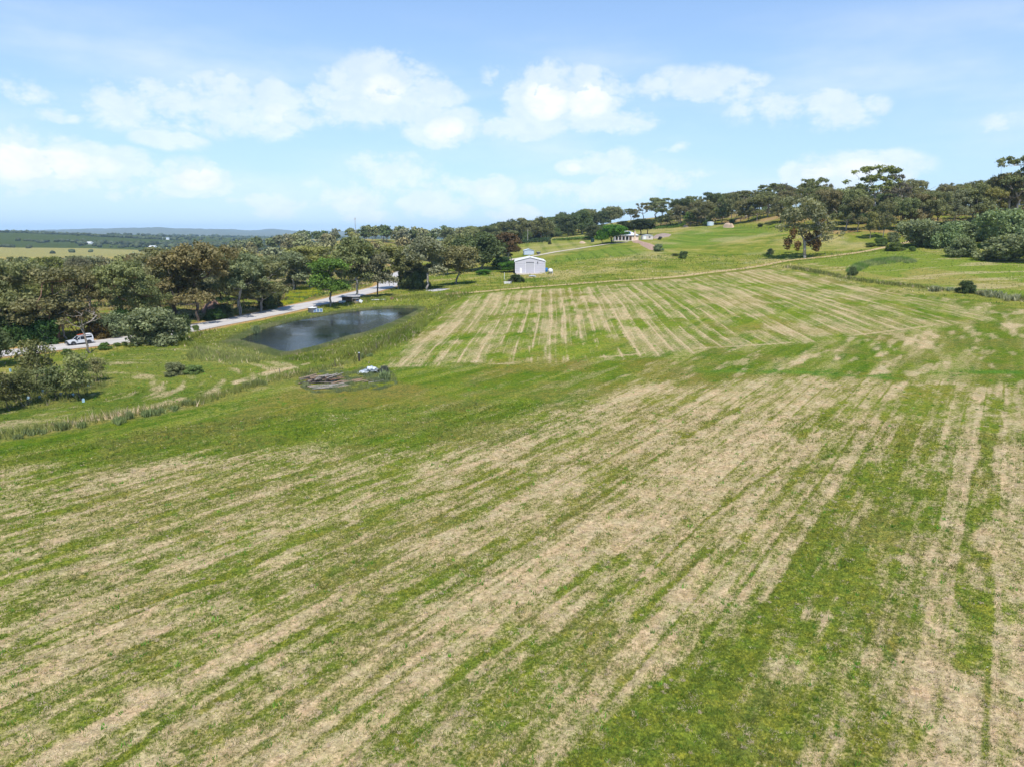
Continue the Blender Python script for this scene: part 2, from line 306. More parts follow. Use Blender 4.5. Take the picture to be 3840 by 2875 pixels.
def paint(x, y):
    """albedo of the living cover, share of dry straw, height of the grass (0..1)"""
    n = len(x); r = np.hypot(x, y); T = np.empty((n, 3)); tall = np.full(n, .35)
    f15 = fbm(x / 17, y / 17, 1, 4); f3 = fbm(x / 3.2, y / 3.2, 5, 4); f1 = fbm(x / 1.1, y / 1.1, 9, 3); f60 = fbm(x / 70, y / 70, 12, 3)
    ed = (f3 - .5) * 4
    T[:] = (.150, .215, .048); lerp3(T, (.262, .285, .105), sst(f15 * .5 + f3 * .5, .36, .66)); lerp3(T, (.085, .165, .028), sst(fbm(x / 7, y / 7, 21, 4), .58, .75) * .8)
    lerp3(T, (.22, .27, .16), sst(fbm(x / 9, y / 9, 25, 4), .64, .78) * .7)
    dry = .10 + .30 * sst(f15, .45, .7)
    # --- woods
    left = zone(x, y, WL, 5, ed)
    lerp3(T, (.165, .135, .085), left * sst(f3 * .6 + f15 * .4, .38, .6)); lerp3(T, (.10, .15, .035), left * sst(f15, .5, .62) * .8); dry = dry + left * (.25 * sst(f1, .45, .7))
    wr = zone(x, y, WOOD_R, 4, ed)
    lerp3(T, (.27, .21, .14), wr * sst(f15 * .6 + f3 * .4, .36, .55)); lerp3(T, (.17, .20, .06), wr * sst(fbm(x / 24, y / 24, 30, 3), .52, .66))
    # --- rough bank round the pond
    m = (x > -120) & (x < 30) & (y > 80) & (y < 250); pd = np.full(n, 99.0); pin = np.zeros(n, bool)
    if m.any(): pd[m], pin[m] = dist_poly(x[m], y[m], POND)
    pk = 1 - sst(pd, 14, 24); lerp3(T, (.185, .24, .068), pk * .8); lerp3(T, (.125, .19, .04), pk * sst(f15, .5, .64)); tall = np.maximum(tall, pk * .8)
    lerp3(T, (.23, .25, .09), (1 - sst(pd + ed * .4, .5, 3.5)) * .6); dry = dry * (1 - .6 * pk)
    lerp3(T, (.06, .055, .04), pin * 1.0)
    # --- lower mown paddock
    k = zone(x, y, LOWER, 2, ed * .6); lerp3(T, (.145, .205, .058), k); lerp3(T, (.10, .165, .038), k * sst(f15, .5, .65)); tall = tall * (1 - k) + .15 * k
    ang = np.hypot(x + 62, y - 88) ; dr = fbm(ang / 1.3, np.arctan2(y - 88, x + 62) * 3.0, 33, 4); dry = dry * (1 - k) + k * sst(dr, .42, .80) * .62
    k = zone(x, y, PATCH_L, 2, ed); lerp3(T, (.155, .19, .085), k * .9); tall = np.maximum(tall, k * .7); dry = dry * (1 - k * .6)
    k = zone(x, y, PATCH2, 3, ed); lerp3(T, (.23, .275, .13), k * .85); tall = np.maximum(tall, k * .9); dry = dry * (1 - k * .8)
    # --- mown paddock
    k = zone(x, y, PAD, 1.0, ed * .25)
    u, v = uv(x, y, NDIR); um, vm = uv(x, y, MDIR)
    s1 = fbm(u / 22 + f15, v / 2.4, 40, 4); s2 = fbm(u / 9, v / 1.0, 44, 4)
    lush = np.empty((n, 3)); lush[:] = (.105, .180, .028); lerp3(lush, (.150, .220, .045), sst(s1, .42, .65)); lerp3(lush, (.070, .150, .020), sst(s2, .56, .74)); lerp3(lush, (.165, .18, .055), sst(f15, .56, .72) * .7)
    for i in range(3): T[:, i] += (lush[:, i] - T[:, i]) * k
    tall = tall * (1 - k) + .12 * k
    gb = .10 + .30 * sst(s1, .45, .72) + .45 * sst(fbm(u / 6, v / 1.3, 48, 4), .54, .74) + .16 * (fbm(u / 8, v / .4, 49, 3) - .4)
    gb = gb * (.40 + .60 * sst(x - .3 * (y - 70), -12, 30)); dry = dry * (1 - k) + gb * k
    # near swath rows
    kn = zone(x, y, NEAR, 2.2, (s1 - .5) * 9 + ed * .5)
    rows = fbm(u / 34, v / 1.9, 60, 3, .55); rows2 = fbm(u / 14 + 5, v / .62, 64, 3)
    wig = fbm(x / 2.4, y / 2.4, 66, 3)
    pat = fbm(u / 1.7, v / .55, 68, 4, .6); rf = fbm(u / 30, v / .85, 72, 3, .6); rff = fbm(u / 9, v / .34, 74, 3)
    sw = np.floor((v + (fbm(u / 40, v / 20, 75, 2) - .5) * 1.2) / 1.25); swh = _hash(sw, sw * 0 + np.floor(u / 160), 76) - .5
    nd = .47 + .22 * swh + .26 * (rows - .46) + .45 * (rf - .5) + .50 * (rff - .5) + 1.0 * (pat - .5) + .45 * (wig - .5) + .35 * (f15 - .5)
    nd = nd + .10 * sst(y - x * .55, 62, 25) 
    wr_ = (fbm(u / 5, v / 5, 70, 3) - .5) * .5
    stw = sst(fbm(u / 4, v / 1.2, 71, 3), .30, .55)
    for P, wd in _strw: nd = nd - .55 * strip(x, y, P, wd * .9, .2, wr_ * 1.6 + (wig - .5) * .5) * (.35 + .65 * stw)
    bk = zone(x, y, BAND, .7, wr_ * 3.0); nd = nd - bk * .40
    for c, rr in _blob: nd = nd + .62 * np.exp(-((x - c[0]) ** 2 + (y - c[1]) ** 2) / (rr * rr))
    dry = dry * (1 - kn) + np.clip(nd, 0.05, .92) * kn
    lerp3(T, (.128, .165, .042), kn * .6)
    # middle rows
    km = zone(x, y, MID, 2.6, ed * 1.6)
    vv = vm + (fbm(um / 40, vm / 30, 80, 2) - .5) * 1.0
    ph = vv / 2.9; fr = np.abs((ph % 1.0) - .5) * 2; line = sst(fr, .70, .94); ph2 = np.abs(((ph + .22) % 1.0) - .5) * 2; line2 = sst(ph2, .80, .97)
    brk = sst(fbm(um / 16, np.floor(ph) * 3.7, 84, 3), .36, .56)
    swid = fbm(um / 30, vv / 3.0, 87, 3)
    sm_ = np.floor(vv / 1.1); md = .34 + .20 * (_hash(sm_, sm_ * 0, 94) - .5) + .18 * line * (.45 + .55 * brk) + .40 * line2 * sst(fbm(um / 13, np.floor(ph + .22) * 5.1, 88, 3), .42, .62) + .55 * (swid - .5) + .55 * (fbm(um / 4, vm / 1.2, 90, 4) - .5) + .4 * (fbm(um / 14, vm / .5, 93, 3) - .5) + .30 * (f15 - .4)
    md = md - .26 * sst(fbm(um / 12, vm / 9, 92, 3), .56, .72)
    dry = dry * (1 - km) + np.clip(md, 0, 1.05) * km
    # headland: brighter new grass across the turn
    hl = strip(x, y, HEAD, 2.2, 2.0, ed * 1.3) * sst(fbm(x / 5, y / 2.5, 106, 3), .42, .62); lerp3(T, (.075, .20, .045), hl * .8); dry = dry * (1 - .8 * hl)
    # --- drains and rough strips
    for P, wd in ((DRAIN_L, 2.3), (DRAIN_R, 2.4), (FENCE_POND, 1.0)):
        k = strip(x, y, P, wd, 1.0, ed * .25); lerp3(T, (.17, .205, .085), k * .8); tall = np.maximum(tall, .95 * k); dry = dry * (1 - k) + k * .35 * sst(f3, .5, .7)
    # --- hill paddocks
    k = zone(x, y, RIGHTF, 3, ed); lerp3(T, (.155, .235, .055), k); lerp3(T, (.235, .26, .11), k * sst(fbm(x / 14, y / 30, 95, 3), .5, .64)); dry = dry * (1 - k) + k * .5 * sst(fbm(x / 16, y / 3, 96, 4), .54, .7); tall = tall * (1 - k) + .12 * k
    k = zone(x, y, HILL1, 4, ed); lerp3(T, (.135, .225, .052), k); a, b = uv(x, y, H1D); lerp3(T, (.055, .125, .025), k * sst(np.abs(((b + (f15 - .5) * 2) / 6.5 % 1) - .5) * 2, .74, .92) * sst(fbm(a / 25, b / 6, 97, 2), .25, .5) * .8); lerp3(T, (.25, .28, .10), k * sst(fbm(a / 30, b / 3, 98, 3), .56, .72) * .7)
    k = zone(x, y, HILL2, 6, ed); lerp3(T, (.125, .225, .048), k); a, b = uv(x, y, H2D); lerp3(T, (.075, .15, .03), k * sst(fbm(a / 60, b / 2.6, 99, 3), .55, .7) * .8); lerp3(T, (.24, .29, .10), k * sst(fbm(a / 50, b / 3, 100, 3), .56, .72) * .6)
    k = zone(x, y, VINES, 5, ed); lerp3(T, (.22, .27, .10), k); a, b = uv(x, y, H1D); lerp3(T, (.10, .17, .045), k * sst(np.abs((b / 9.0 % 1) - .5) * 2, .6, .85) * .7); dry = dry * (1 - k) + k * .35 * sst(f15, .45, .65)
    # --- wheel tracks in the grass
    k = strip(x, y, TRACK, 1.5, .5, ed * .12); lerp3(T, (.32, .255, .14), k * .8); dry = np.maximum(dry, k * .75)
    k = strip(x, y, TRACK + np.array([1.0, -4.2]), 1.5, 1.0, ed * .2); lerp3(T, (.11, .165, .035), k * .8); dry = dry * (1 - .7 * k)
    k = strip(x, y, TRACK2, .55, .5, ed * .2) * sst(fbm(x / 9, y / 9, 103, 3), .42, .60); dry = np.maximum(dry, k * .7)
    k = strip(x, y, TRACK3, 1.0, .8, ed * .25) * sst(fbm(x / 6, y / 6, 104, 3), .42, .56); dry = np.maximum(dry, k * .9)
    # --- road verge
    rd = road_dist(x, y); k = 1 - sst(rd + ed * .35, 5.2, 6.6); lerp3(T, (.40, .305, .215), k); dry = dry * (1 - k)
    # --- farmland beyond
    fk = sst(r, 760, 1000)
    if (fk > 0).any():
        cx = x / 330 + .6 * fbm(x / 800, y / 800, 110, 2); cy = y / 620 + .6 * fbm(x / 800, y / 800, 112, 2)
        h1 = _hash(np.floor(cx), np.floor(cy), 7); h2 = _hash(np.floor(cx), np.floor(cy), 9)
        Fm = np.empty((n, 3)); Fm[:] = (.085, .12, .035); lerp3(Fm, (.18, .23, .07), (h1 > .55) * 1.0); lerp3(Fm, (.34, .31, .17), (h1 > .84) * .9); lerp3(Fm, (.05, .085, .028), (h2 > .7) * .7)
        for i in range(3): Fm[:, i] *= .85 + .3 * f60
        yf = zone(x, y, YFIELD, 25); lerp3(Fm, (.27, .285, .17), yf)
        gf = zone(x, y, GFIELD, 40); lerp3(Fm, (.055, .09, .036), gf)  # far green fields; cloud shadow over them is put into the darker colour
        for i in range(3): T[:, i] += (Fm[:, i] - T[:, i]) * fk
        dry = dry * (1 - fk)
        wd = sst(r, 8500, 10000); lerp3(T, (.12, .13, .07), wd)
    clr = zone(x, y, CLEAR, 6, ed); lerp3(T, (.30, .29, .15), clr)
    T *= (.9 + .2 * f1)[:, None]; T *= np.array([[1.0, .90, .60]])
    lerp3(T, (.19, .165, .06), .40 * sst(fbm(x / 5, y / 5, 120, 4), .48, .70) * zone(x, y, PAD, 1.0))
    T *= (1 + .20 * kn)[:, None]; T *= (1 + .12 * km)[:, None]
    ROWS['m'] = np.stack([vv, um, km], -1); ROWS['n'] = np.stack([v, u, kn], -1)
    return T, np.clip(dry, 0, 1.1), tall
HEAD = pline([(2380, 1380), (2500, 1375), (2800, 1385), (3100, 1402), (3400, 1405), (3840, 1400)])
WL = np.array([ROAD[i] + np.array([-6, 3.0]) for i in range(16, len(ROAD) - 4, 4)] + [[-70, 400], [-20, 480], [-20, 700], [-200, 850], [-600, 800], [-500, 300]])
YFIELD = np.array([[-1100, 1000], [-420, 1000], [-480, 1550], [-1250, 1500]]); GFIELD = np.array([[-2600, 1600], [-500, 1500], [-900, 2700], [-2600, 3000]])
CLEAR = np.array([[-185, 640], [-135, 640], [-140, 720], [-165, 760], [-195, 720]])

# ------------------------------------------------------------------ ground sheet (finer near the middle of the paddock, coarser far off)
def tag(o, label=None, cat=None, group=None, kind=None):
    if label: o['label'] = label
    if cat: o['category'] = cat
    if group: o['group'] = group
    if kind: o['kind'] = kind
    return o
def mesh_from(name, V, Fq, smooth=False):
    V = np.asarray(V, np.float32); Fq = np.asarray(Fq, np.int32); me = bpy.data.meshes.new(name); k = Fq.shape[1]
    me.vertices.add(len(V)); me.vertices.foreach_set('co', V.ravel()); me.loops.add(Fq.size); me.loops.foreach_set('vertex_index', Fq.ravel())
    me.polygons.add(len(Fq)); me.polygons.foreach_set('loop_start', np.arange(0, Fq.size, k, dtype=np.int32))
    if smooth: me.polygons.foreach_set('use_smooth', np.ones(len(Fq), bool))
    me.update(calc_edges=True); return me
def vcol(me, name, C):
    a = me.color_attributes.new(name, 'FLOAT_COLOR', 'POINT'); D = np.ones((len(C), 4), np.float32); D[:, :C.shape[1]] = C; a.data.foreach_set('color', D.ravel())
def vflt(me, name, v):
    a = me.attributes.new(name, 'FLOAT', 'POINT'); a.data.foreach_set('value', np.asarray(v, np.float32))
rs = [2.0]
while rs[-1] < 15600:
    r_ = rs[-1]
    d = .35 if r_ < 20 else min(r_ * r_ / (20 * 683) * GRID_K, .85) if r_ < 330 else max(.85, (r_ - 330) * .012 + .85)
    rs.append(r_ + max(d, .03))
rs = np.array(rs)
azs = np.concatenate([np.linspace(-180, -46, 30)[:-1], np.linspace(-46, 46, GRID_N), np.linspace(46, 180, 30)[1:-1]]); azs = np.radians(azs)
NA, NR = len(azs), len(rs)
X = (np.sin(azs)[None] * rs[:, None]).ravel(); Y = (np.cos(azs)[None] * rs[:, None]).ravel()
Z = terr(X, Y); GT, GD, GH = paint(X, Y)
i0 = np.arange(NR - 1)[:, None] * NA + np.arange(NA)[None]; j = np.roll(np.arange(NA), -1)[None]; i1 = np.arange(NR - 1)[:, None] * NA + j
Q = np.stack([i0, i0 + NA, i1 + NA, i1], -1).reshape(-1, 4)[:, ::-1]
Q = Q[:, ::-1]
me = mesh_from('ground', np.stack([X, Y, Z], -1), Q, True)
vcol(me, 'tint', GT); vflt(me, 'dry', GD); vcol(me, 'rows_mid', ROWS['m']); vcol(me, 'rows_near', ROWS['n'])
c0 = len(X)
ground = bpy.data.objects.new('ground', me); COL.objects.link(ground); tag(ground, kind='structure')
print('ground verts', len(X), NR, NA)

STRAW_A, STRAW_B = (.60, .465, .31), (.48, .375, .215)
m, t, bs = new_mat('ground')
pos = t.new('ShaderNodeNewGeometry').outputs['Position']
tint = t.attr('tint'); dry = t.attr('dry', out='Fac')
nf = t.noise(pos, 7.0, 3, .65); nm = t.noise(pos, 1.6, 4, .6); nl = t.noise(t.map(pos, (1, 1, .2), rot=(0, 0, R(35))), 2.6, 5, .7, .6); nx = t.noise(pos, 24, 2, .6)
mixv = t.math('ADD', t.math('ADD', dry, t.math('MULTIPLY', t.math('SUBTRACT', nf, .5), 1.25)), t.math('ADD', t.math('MULTIPLY', t.math('SUBTRACT', nm, .5), .75), t.math('MULTIPLY', t.math('SUBTRACT', nl, .5), 1.0)))
def swaths(attr, period, sharp, amp, seed):
    sp = t.new('ShaderNodeSeparateColor'); t.l.new(t.attr(attr), sp.inputs[0]); v_ = t.math('ADD', t.math('DIVIDE', sp.outputs[0], period), seed)
    fr = t.math('ABSOLUTE', t.math('SUBTRACT', t.math('FRACT', v_), .5)); ln = t.ramp(fr, sharp, .49)
    cv = t.new('ShaderNodeCombineXYZ'); t.l.new(t.math('MULTIPLY', sp.outputs[1], .09), cv.inputs[0]); t.l.new(t.math('MULTIPLY', t.math('FLOOR', t.math('ADD', v_, .5)), 7.31), cv.inputs[1])
    bk = t.ramp(t.noise(cv.outputs[0], 1.0, 3, .6), .32, .60, -.22, 1.0)
    return t.math('MULTIPLY', t.math('MULTIPLY', ln, bk), t.math('MULTIPLY', sp.outputs[2], amp))
mixv = t.math('ADD', mixv, t.math('ADD', swaths('rows_mid', 2.9, .39, .46, .0), swaths('rows_mid', 1.45, .40, .28, .3)))
mixv = t.math('ADD', mixv, t.math('SUBTRACT', swaths('rows_near', 2.5, .42, .26, .2), swaths('rows_near', 1.7, .40, .34, .0)))
fac = t.math('MULTIPLY', t.ramp(mixv, .10, .92, 0.0, .90), t.ramp(dry, .03, .2))
straw = t.mix(t.ramp(nm, .35, .65), STRAW_A, STRAW_B)
straw = t.mix(t.ramp(nl, .62, .80), straw, (.70, .60, .43)); straw = t.mix(t.ramp(nf, .45, .28), straw, (.26, .20, .11))
gv = t.mix(1.0, tint, t.mix(t.ramp(nf, .25, .75), (.42, .48, .42), (1.62, 1.50, 1.4)), 'MULTIPLY')  # shade in the gaps between grass blades is put into the green
n6 = t.noise(pos, 3.1, 3, .6); n7 = t.noise(pos, .8, 3, .6)
gv = t.mix(1.0, gv, t.mix(t.ramp(n6, .30, .70), (.66, .74, .78), (1.36, 1.22, 1.10)), 'MULTIPLY'); gv = t.mix(1.0, gv, t.mix(t.ramp(n7, .32, .68), (.82, .95, .9), (1.18, 1.05, 1.0)), 'MULTIPLY')  # variety of greens, plus dark gaps and highlights put into the colour
straw = t.mix(1.0, straw, t.mix(t.ramp(n6, .30, .70), (.74, .70, .64), (1.18, 1.18, 1.16)), 'MULTIPLY'); straw = t.mix(1.0, straw, t.mix(t.ramp(n7, .32, .68), (1.05, .96, .90), (.96, 1.03, 1.0)), 'MULTIPLY')
gv = t.mix(t.math('MULTIPLY', t.ramp(nx, .56, .72), .35), gv, t.mix(.5, tint, STRAW_B))
t.l.new(t.mix(fac, gv, straw), bs.inputs['Base Color']); bs.inputs['Roughness'].default_value = 1.0; bs.inputs['Specular IOR Level'].default_value = .0
bmp = t.new('ShaderNodeBump'); bmp.inputs['Strength'].default_value = 1.0; bmp.inputs['Distance'].default_value = .16
t.l.new(t.math('ADD', t.math('MULTIPLY', nf, .6), t.math('ADD', nm, t.math('MULTIPLY', nx, .25))), bmp.inputs['Height']); t.l.new(bmp.outputs[0], bs.inputs['Normal'])
me.materials.append(m)

# ------------------------------------------------------------------ road, drive, water
def ribbon(name, line, halfw, dz, mat, n_across=5, crown=0.0, zf=None, jag=0.0):
    L = np.array(line); T_ = np.gradient(L, axis=0); T_ /= np.linalg.norm(T_, axis=1)[:, None]; N = np.stack([T_[:, 1], -T_[:, 0]], -1)
    V = []
    for i in range(len(L)):
        for k in range(n_across):
            s = k / (n_across - 1) * 2 - 1; w_ = halfw * (1 + jag * (random.random() - .5) * (abs(s) == 1)); p = L[i] + N[i] * s * w_
            z = (zf(p[0], p[1]) if zf else tz(p[0], p[1])) + dz + crown * (1 - s * s); V.append((p[0], p[1], z))
    Fc = [(i * n_across + k, (i + 1) * n_across + k, (i + 1) * n_across + k + 1, i * n_across + k + 1) for i in range(len(L) - 1) for k in range(n_across - 1)]
    me = mesh_from(name, V, Fc, True); me.flip_normals() if False else None
    vflt(me, 'across', np.tile(np.linspace(-1, 1, n_across), len(L))); me.materials.append(mat)
    o = bpy.data.objects.new(name, me); COL.objects.link(o); return tag(o, kind='structure')
m, t, bs = new_mat('road'); pos = t.new('ShaderNodeNewGeometry').outputs['Position']; ac = t.attr('across', out='Fac')
n1 = t.noise(pos, .5, 4, .6); n2 = t.noise(pos, 5, 4, .7)
c = t.mix(t.ramp(n1, .3, .7), (.43, .40, .37), (.52, .485, .44)); c = t.mix(t.math('MULTIPLY', t.ramp(n2, .5, .75), .35), c, (.40, .365, .33))
whl = t.math('ABSOLUTE', t.math('SUBTRACT', t.math('ABSOLUTE', t.math('ADD', ac, .08)), .42))
c = t.mix(t.math('MULTIPLY', t.ramp(whl, .16, .03), .5), c, (.56, .53, .50))
c = t.mix(t.ramp(t.math('ADD', t.math('ABSOLUTE', ac), t.math('MULTIPLY', t.math('SUBTRACT', n1, .5), .5)), .82, 1.0), c, (.42, .33, .24))
t.l.new(c, bs.inputs['Base Color']); bs.inputs['Roughness'].default_value = .85
road = ribbon('road', smooth_line(ROAD[::2], 4), 4.4, .07, m, 9, .06, lambda x, y: float(road_z(np.array([x]), np.array([y]))[0]) - .05)
m, t, bs = new_mat('gravel'); pos = t.new('ShaderNodeNewGeometry').outputs['Position']
n1 = t.noise(pos, 1.2, 5, .7); t.l.new(t.mix(t.ramp(n1, .3, .7), (.50, .42, .31), (.60, .53, .42)), bs.inputs['Base Color']); bs.inputs['Roughness'].default_value = .95
drive = ribbon('driveway', smooth_line(gpoly([(1890, 985), (1930, 972), (2000, 962), (2080, 947), (2180, 932), (2270, 918), (2325, 912), (2350, 908)]), 10), 1.7, .16, m, 5, .03, None, .3)
m, t, bs = new_mat('pond_water'); pos = t.new('ShaderNodeNewGeometry').outputs['Position']
bs.inputs['Base Color'].default_value = (.010, .017, .026, 1); bs.inputs['Roughness'].default_value = .03; bs.inputs['IOR'].default_value = 1.4; bs.inputs['Specular IOR Level'].default_value = .6
bp = t.new('ShaderNodeBump'); bp.inputs['Strength'].default_value = .8; bp.inputs['Distance'].default_value = .10
cal = t.ramp(t.noise(pos, .05, 3, .5), .40, .60, .25, 1.0)
t.l.new(t.math('MULTIPLY', t.math('ADD', t.noise(t.map(pos, (1.0, .5, 1), rot=(0, 0, .5)), 2.2, 3, .55), t.math('MULTIPLY', t.noise(pos, 7, 2, .5), .25)), cal), bp.inputs['Height']); t.l.new(bp.outputs[0], bs.inputs['Normal'])
pc = POND.mean(0); V = [(p[0] + (p[0] - pc[0]) * .02, p[1] + (p[1] - pc[1]) * .02, WATER_Z) for p in POND]; me = bpy.data.meshes.new('pond_water'); me.from_pydata(V, [], [list(range(len(V)))]); me.materials.append(m)
if me.polygons[0].normal.z < 0: me.flip_normals()
pond = bpy.data.objects.new('pond_water', me); COL.objects.link(pond); tag(pond, kind='structure')
# ------------------------------------------------------------------ foliage
def leaf_mat(name, transl=.33, rough=.6, spec=.25):
    m, t, bs = new_mat(name)
    oc = t.new('ShaderNodeObjectInfo').outputs['Color']; tone = t.attr('tone', out='Fac')
    c = t.mix(1.0, oc, t.mix(tone, (.60, .62, .58), (1.45, 1.38, 1.32)), 'MULTIPLY')
    t.l.new(c, bs.inputs['Base Color']); bs.inputs['Roughness'].default_value = rough; bs.inputs['Specular IOR Level'].default_value = spec
    tr = t.new('ShaderNodeBsdfTranslucent'); t.l.new(t.mix(1.0, c, (1.25, 1.2, .6), 'MULTIPLY'), tr.inputs[0])
    mx = t.new('ShaderNodeMixShader'); mx.inputs[0].default_value = transl
    t.l.new(bs.outputs[0], mx.inputs[1]); t.l.new(tr.outputs[0], mx.inputs[2]); t.l.new(mx.outputs[0], t.n['Material Output'].inputs[0])
    return m
LEAF = leaf_mat('leaves')
m, t, bs = new_mat('bark'); oc = t.new('ShaderNodeObjectInfo').outputs['Color']; tcn = t.new('ShaderNodeTexCoord').outputs['Object']
n1 = t.noise(t.map(tcn, (1, 1, .25)), 2.2, 4, .65); n2 = t.noise(t.map(tcn, (1, 1, .2)), 9, 3, .6)
c = t.mix(1.0, oc, t.mix(t.ramp(n1, .35, .65), (.55, .5, .46), (1.25, 1.22, 1.2)), 'MULTIPLY'); c = t.mix(t.math('MULTIPLY', t.ramp(n2, .5, .7), .4), c, (.12, .09, .07))
t.l.new(c, bs.inputs['Base Color']); bs.inputs['Roughness'].default_value = .9
BARK = m
class Proto: pass
def unit(v): return v / (np.linalg.norm(v) + 1e-9)
def tube_mesh(edges, sides=5):
    V = []; Fc = []
    for (a, b, ra, rb) in edges:
        d = unit(b - a); s = unit(np.cross(d, np.array([.31, .95, .1]) if abs(d[1]) < .9 else np.array([1., 0, 0]))); q = np.cross(d, s); k0 = len(V)
        for p, r in ((a, ra), (b + d * rb * .6, rb)):
            for k in range(sides):
                an = 2 * math.pi * k / sides; V.append(p + (s * math.cos(an) + q * math.sin(an)) * r)
        for k in range(sides): Fc.append((k0 + k, k0 + (k + 1) % sides, k0 + sides + (k + 1) % sides, k0 + sides + k))
    return np.array(V), np.array(Fc)
def leaf_quads(rng, clumps, n_per, size, droop=.0, aspect=1.7, flat=.7, shell=.5):
    P = []; N = []; tone = []; U = []
    for (c, rc) in clumps:
        n = max(6, int(n_per * (rc * rc)));
        d = rng.normal(size=(n, 3)); d[:, 2] = d[:, 2] * .9 + .25; d /= np.linalg.norm(d, axis=1)[:, None]
        rad = rc * (shell + (1 - shell) * rng.random(n)) ** .7 * (.55 + .5 * rng.random(n) + .75 * rng.random(n) ** 5)
        off = d * rad[:, None]; off[:, 2] *= flat; P.append(c + off)
        nn = d * .75 + rng.normal(size=(n, 3)) * .62; nn[:, 2] += .25; N.append(nn / np.linalg.norm(nn, axis=1)[:, None])
        tone.append(np.clip(.5 + .22 * rng.normal() + .20 * rng.normal(size=n), 0, 1))
    P = np.concatenate(P); N = np.concatenate(N); tone = np.concatenate(tone); n = len(P)
    a = rng.normal(size=(n, 3)); a[:, 2] -= droop * 2; a -= (a * N).sum(1)[:, None] * N; a /= np.linalg.norm(a, axis=1)[:, None] + 1e-9; b = np.cross(N, a)
    s = size * (.55 + .9 * rng.random(n)); a = a * (s * aspect * .5)[:, None]; b = b * (s * .5)[:, None]
    bend = N * (s * .18)[:, None]
    V = np.stack([P - a, P - b + bend, P + a, P + b + bend], 1).reshape(-1, 3); Fq = np.arange(4 * n).reshape(n, 4)
    return V, Fq, np.repeat(tone, 4)
def make_crown(name, rng, clumps, **kw):
    V, Fq, tone = leaf_quads(rng, clumps, **kw); me = mesh_from(name, V, Fq); vflt(me, 'tone', tone); me.materials.append(LEAF); return me
def grow(rng, clumps, fork, base_r, lean=(0, 0), wob=.25, stems=1, H=10):
    """one or several stems, then every clump joined to the nearest wood; thickness by load"""
    nodes = []; parent = []
    for s in range(stems):
        an = rng.random() * 6.28; sp = .25 * (s > 0) + .05; b = np.array([math.cos(an) * sp * (s > 0), math.sin(an) * sp * (s > 0), -.5]); top = np.array([lean[0] + math.cos(an) * .09 * H * (stems > 1), lean[1] + math.sin(an) * .09 * H * (stems > 1), fork * (.8 + .4 * rng.random())])
        prev = -1
        for k in range(5):
            f = k / 4; p = b + (top - b) * f + np.array([rng.normal(), rng.normal(), 0]) * wob * .35 * (0 < k); nodes.append(p); parent.append(prev); prev = len(nodes) - 1
    order = sorted(range(len(clumps)), key=lambda i: np.linalg.norm(clumps[i][0] - np.array([0, 0, fork])))
    tips = []
    for i in order:
        c, rc = clumps[i]; tgt = c - np.array([0, 0, rc * .35]); A = np.array(nodes); d = np.linalg.norm(A - tgt, axis=1) + np.where(A[:, 2] > tgt[2] - .2, 2.5, 0) + np.where(A[:, 2] < fork * .55, 4.0, 0)
        j_ = int(np.argmin(d)); L = np.linalg.norm(nodes[j_] - tgt); n = max(2, int(L / 1.4)); prev = j_; p0 = nodes[j_]
        for k in range(1, n + 1):
            f = k / n; p = p0 + (tgt - p0) * f; p = p + np.array([rng.normal() * wob * .5, rng.normal() * wob * .5, math.sin(f * math.pi) * (-.10) * L]) * (k < n)
            nodes.append(p); parent.append(prev); prev = len(nodes) - 1
        tips.append(prev)
    load = np.zeros(len(nodes))
    for i in tips: load[i] += 1
    for i in range(len(nodes) - 1, -1, -1):
        if parent[i] >= 0: load[parent[i]] += load[i]
    load = np.maximum(load, .25); tot = max(load.max(), 1); rad = base_r * (load / tot) ** .55
    E_ = []
    for i, p in enumerate(parent):
        if p >= 0: E_.append((nodes[p], nodes[i], max(min(rad[p], rad[i] * 1.35), .018), max(rad[i], .018)))
    return tube_mesh(E_)
